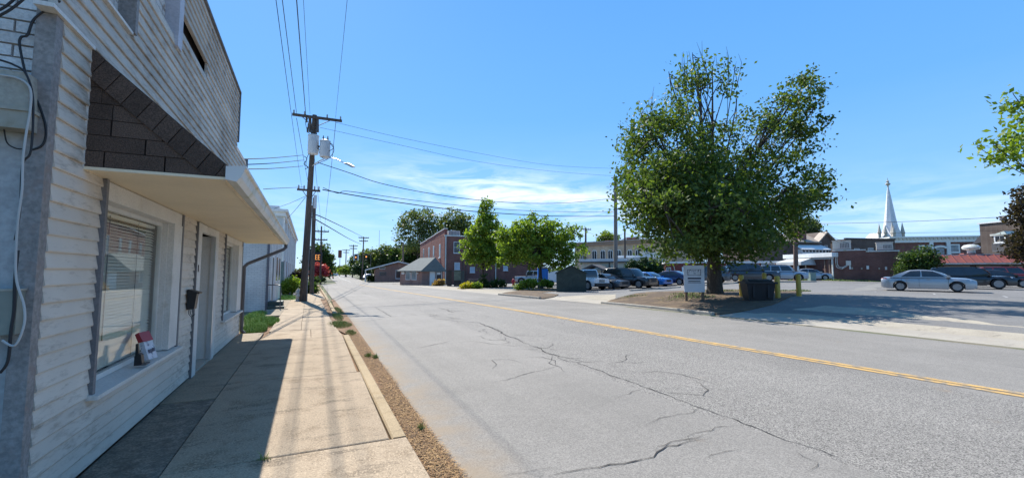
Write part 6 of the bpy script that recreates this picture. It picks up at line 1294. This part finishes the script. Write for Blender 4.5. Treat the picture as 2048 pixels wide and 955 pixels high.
# street trees across the road
tree('pear_tree', 'slender bright green tree with a tall pointed top before the red brick wall', 'tree', hit(966, 573),
     [(974, 408, 13, 0, 1), (972, 430, 17, 0, 1), (986, 445, 16, .4, .9), (965, 455, 22, -.4, 1), (980, 475, 26, .5, 1), (950, 470, 18, -.3, .9), (958, 496, 24, 0, 1), (988, 500, 22, .6, 1), (934, 492, 11, -.4, .9), (940, 512, 15, 0, 1), (972, 515, 24, -.3, 1), (996, 520, 16, .5, .9)],
     10500, .27, LEAF_B, .17, clus=24, cs=.27, fork=.2, group='street trees across the road')
tree('pear_tree', 'broad bright green tree beside the dark green shed', 'tree', hit(1081, 577),
     [(1072, 455, 34, 0, 1), (1105, 470, 36, .5, .9), (1045, 465, 30, -.5, 1), (1020, 480, 32, 0, 1), (1000, 470, 20, .3, .8), (1130, 480, 26, 0, .9), (1148, 465, 17, .3, .8), (1155, 500, 17, 0, .8), (1138, 518, 20, -.3, .9), (1110, 512, 32, .5, 1), (1070, 502, 38, -.8, 1), (1032, 508, 26, -.5, 1), (1010, 512, 16, .2, .9), (1040, 490, 40, 1.5, .9), (1090, 490, 40, 1.5, .9)],
     16500, .25, LEAF_B, .24, clus=26, cs=.26, fork=.2, group='street trees across the road')
# edge of frame, right: near branch of a tree standing beyond the frame, and a purple tree
tb = atZ(2230, 600, 15)
tree('oak_tree', 'leafy branches reaching in at the upper right edge', 'tree', tb, [(2035, 200, 26, 0, .8), (2000, 300, 32, 0, .9), (1965, 300, 18, 0, .7), (2038, 290, 34, .2, .9), (2050, 330, 20, 0, .7), (2110, 250, 70, .3, .9), (2190, 180, 90, 0, 1), (2270, 260, 90, 1, 1), (2180, 330, 60, .5, .8), (2260, 120, 80, 0, 1)], 9000, .17, LEAF_B, .22, clus=18, cs=.2, fork=.35)
tb = atZ(2092, 575, 42)
tree('plum_tree', 'dark purple leaved tree at the right edge before the brick building', 'tree', tb, [(2052, 385, 22, 0, 1), (2040, 420, 18, 0, .7), (2065, 430, 36, .5, 1), (2045, 500, 26, 0, .8), (2075, 490, 42, .5, 1), (2110, 420, 50, 0, 1), (2030, 508, 12, 0, .6)], 7000, .32, LEAF_P, .16, clus=18, cs=.4, fork=.3)
# background trees
T = [('large feathery tree rising behind the red brick building, left', 835, 560, 112, [(828, 445, 28, 0, .8), (808, 462, 20, 0, .7), (850, 440, 26, 2, .8), (862, 462, 24, 0, .7), (838, 478, 26, -2, .7), (812, 490, 18, 0, .6), (796, 475, 13, 0, .5), (860, 490, 24, 0, .8)], LEAF_F, 5600, .55),
     ('broad tree rising behind the red brick building, right', 905, 560, 118, [(905, 440, 24, 0, .9), (925, 445, 22, 2, .9), (885, 452, 20, 0, .8), (935, 462, 20, 0, .8), (905, 465, 26, -2, .9), (948, 470, 20, 0, .8)], LEAF_F, 5200, .55),
     ('woodland tree behind the low brick roof, leftmost', 740, 552, 140, [(740, 515, 20, 0, 1), (732, 528, 16, 0, .9), (752, 525, 18, 2, 1)], LEAF_F, 4200, .7), ('woodland tree behind the low brick roof with rusty leaves', 772, 552, 138, [(772, 508, 20, 0, 1), (762, 522, 18, 0, .9), (784, 520, 18, 2, 1)], LEAF_F, 4200, .7),
     ('woodland tree behind the low brick roof next to the pole', 800, 552, 135, [(800, 508, 20, 0, 1), (795, 525, 18, 0, .9), (812, 520, 20, 2, 1)], LEAF_D, 4200, .7), ('dark woodland tree behind the booth roof', 824, 552, 128, [(825, 505, 20, 0, 1), (822, 522, 20, 0, 1), (836, 528, 16, 1, 1)], LEAF_D, 4000, .65),
     ('rounded dark tree left of the street end behind the pink tree', 641, 560, 96, [(640, 505, 17, 0, 1), (652, 518, 13, 0, 1), (630, 520, 18, 1, 1), (648, 535, 14, 0, 1), (632, 540, 16, 0, 1), (655, 545, 9, 0, .9)], LEAF_D, 6000, .5),
     ('dark tree standing behind the traffic signal', 722, 552, 150, [(722, 520, 13, 0, 1), (714, 530, 14, 0, 1), (730, 530, 13, 1, 1), (706, 520, 8, 0, .7)], LEAF_D, 3600, .65), ('dark shrubby tree at the street bend', 722, 553, 120, [(716, 540, 9, 0, 1), (728, 540, 11, 0, 1), (722, 533, 8, 0, 1)], LEAF_E, 2600, .5),
     ('pale green bush at the far end of the street', 692, 549, 170, [(684, 541, 6, 0, 1), (692, 538, 7, 0, 1), (700, 540, 7, 0, 1)], LEAF_YG, 1500, .6),
     ('tree top rising over the tan brick building roof', 1217, 560, 140, [(1215, 475, 14, 0, 1), (1228, 478, 10, 0, 1), (1203, 482, 9, 0, 1), (1217, 500, 16, 0, 1)], LEAF_YG, 2600, .7), ('small tree top right of the tan building chimneys', 1283, 560, 140, [(1278, 482, 7, 0, 1), (1288, 482, 7, 0, 1), (1283, 498, 10, 0, 1)], LEAF_F, 1400, .7),
     ('tree behind the gabled house chimney', 1615, 560, 92, [(1620, 452, 17, 0, .9), (1600, 455, 16, 0, .9), (1634, 460, 10, 0, .7), (1612, 475, 18, 0, .9), (1580, 460, 14, 0, .8)], LEAF_F, 3600, .5)]
for lab, u, v, Z, lob, m_, N, sz in T: tree('woodland_tree', lab, 'tree', atZ(u, v, Z), lob, N, sz, m_, .3, Z=Z, clus=18, cs=.6, fork=.25, group='background trees')
def shrub(name, label, u, v, lob, m_, N, sz, Z=None, cs=.16, group='shrubs', clus=14, cat='shrub'):
    b = atZ(u, v, Z) if Z else hit(u, v); return tree(name, label, cat, b, lob, N, sz, m_, .035, Z=Z, clus=clus, cs=cs, fork=.25, flare=1.1, twig_n=3, core=.2, group=group, crown='foliage')
shrub('azalea_shrub', 'green azalea bush left of the wooden pole by the pale wall', 578, 588, [(572, 572, 13, 0, 1), (585, 566, 12, 0, 1), (592, 575, 12, .3, 1), (566, 582, 8, 0, 1)], LEAF_B, 4200, .13, 33)
shrub('azalea_shrub', 'green bush just right of the wooden pole base', 620, 586, [(616, 575, 11, 0, 1), (624, 572, 9, .4, 1), (622, 582, 9, 0, 1), (628, 582, 6, 0, 1)], LEAF_D, 2600, .13, 34)
shrub('azalea_shrub', 'dark purple leaved bush behind the azalea', 598, 580, [(592, 552, 10, 0, 1), (602, 548, 9, 0, 1), (598, 562, 12, 0, 1)], LEAF_P, 2200, .16, 40)
shrub('crepe_myrtle', 'pink flowering crepe myrtle behind the pylon sign', 640, 562, [(635, 535, 9, 0, 1), (645, 538, 8, .5, 1), (631, 545, 6, 0, .9), (648, 546, 6, 0, .9)], LEAF_R, 2600, .3, 78, .35, cat='tree')
shrub('round_shrub', 'clipped round dark shrub below the pink tree', 642, 565, [(638, 558, 5, 0, 1), (645, 558, 5.5, 0, 1)], LEAF_E, 1100, .22, 74, .2); shrub('round_shrub', 'low clipped shrub beside the pylon sign foot', 630, 566, [(628, 560, 5, 0, 1), (633, 561, 4, 0, 1)], LEAF_D, 900, .22, 66, .2)
for lab, u, v, r in (('smallest round evergreen shrub right of the thin pole', 1264, 532, 11), ('middle round evergreen shrub before the pale building', 1288, 530, 15), ('largest round evergreen shrub before the pale building end', 1313, 533, 15)): shrub('evergreen_shrub', lab, u, 556, [(u, v, r, 0, 1), (u - r * .4, v + r * .6, r * .75, 0, 1), (u + r * .4, v + r * .6, r * .75, 0, 1), (u, v - r * .5, r * .6, 0, 1)], LEAF_E, 3000, .24, 62, .24)
shrub('ivy_thicket', 'green ivy thicket at the end of the brown brick building', 1832, 560, [(1815, 535, 20, 0, 1), (1835, 525, 26, 0, 1), (1858, 520, 18, 0, 1), (1815, 515, 12, 0, .8), (1845, 545, 22, 0, 1), (1850, 503, 12, 0, .7), (1865, 540, 12, 0, 1)], LEAF_D, 7000, .24, 47.5, .3)
shrub('flowering_shrub', 'low mound of yellow flowers before the bin enclosure', 934, 577, [(928, 573, 5.5, 0, 1), (936, 571, 6, 0, 1), (944, 571, 5, 0, 1)], LEAF_Y, 1500, .16, None, .14); shrub('low_shrub', 'small green shrub right of the yellow flowers', 953, 577, [(950, 571, 6, 0, 1), (957, 571, 5, 0, 1)], LEAF_B, 1100, .17, None, .14)
shrub('low_shrub', 'vine covered stump in the bed under the slender tree', 968, 575, [(966, 562, 5, 0, 1), (967, 552, 4, 0, 1), (972, 570, 9, 0, 1), (990, 568, 9, 0, 1), (1004, 567, 7, 0, 1)], LEAF_D, 2000, .2, None, .2)
shrub('low_shrub', 'bright leafy shrub at the left end of the planted bed', 1046, 580, [(1038, 573, 7, 0, 1), (1050, 568, 9, 0, 1), (1062, 567, 9, 0, 1), (1070, 566, 7, 0, 1)], LEAF_B, 2600, .17, None, .15); shrub('low_shrub', 'leafy shrub right of the broad tree trunk', 1094, 578, [(1090, 566, 7, 0, 1), (1098, 568, 6, 0, 1)], LEAF_B, 1300, .17, None, .15)
shrub('dried_plant', 'pile of dried brown stalks beside the booth door', 877, 571, [(877, 566, 6, 0, 1), (883, 564, 5, 0, 1), (872, 568, 4, 0, 1)], LEAF_BR, 900, .3, None, .16, cat='plant')
shrub('low_shrub', 'low hedge along the low brick building front', 746, 562, [(742, 557, 4, 0, 1), (748, 556, 5, 0, 1), (738, 555, 4, 0, 1)], LEAF_D, 900, .3, 94, .25)
# far woods closing the horizon
def woods(name, label, spans, mat_, sz):
    C = []
    for u0, u1, v, Z, n in spans:
        for _ in range(n):
            u = random.uniform(u0, u1); p = atZ(u, 545, Z * random.uniform(.95, 1.1)); hh = (545 - v) * Z / FPX * random.uniform(.55, 1.1); r = hh * .55
            d = rng.normal(size=(150, 3)); d /= np.linalg.norm(d, axis=1)[:, None]; C.append(np.array([p.x, p.y, hh * .5 - .5]) + d * np.array([r, r, hh * .5]) * rng.uniform(.6, 1, (150, 1)))
    o = leaves(name, np.concatenate(C), sz, mat_, None); return tag(o, label, 'woods', kind='stuff')
woods('far_woods', 'distant line of woods closing the end of the street', [(655, 760, 528, 310, 34), (560, 660, 532, 330, 20), (760, 900, 520, 260, 30), (880, 1180, 530, 240, 40), (1180, 1700, 533, 230, 60), (1700, 2150, 533, 200, 40)], LEAF_F, 2.6)
gr = thing('guard_rail', 'dark guard rail closing the far end of the street', 'guard rail', ground(*atZ(675, 548, 240).xy), math.atan2(rt.y, rt.x) + R(8))
MB().box(-9, 9, -.1, .1, .7, 1.1).build('rail', TRIM_GREY, gr)
for i in range(8): MB().box(-8.8 + i * 2.5, -8.6 + i * 2.5, -.08, .12, -.1, 1.2).build('post', TRIM_GREY, gr)
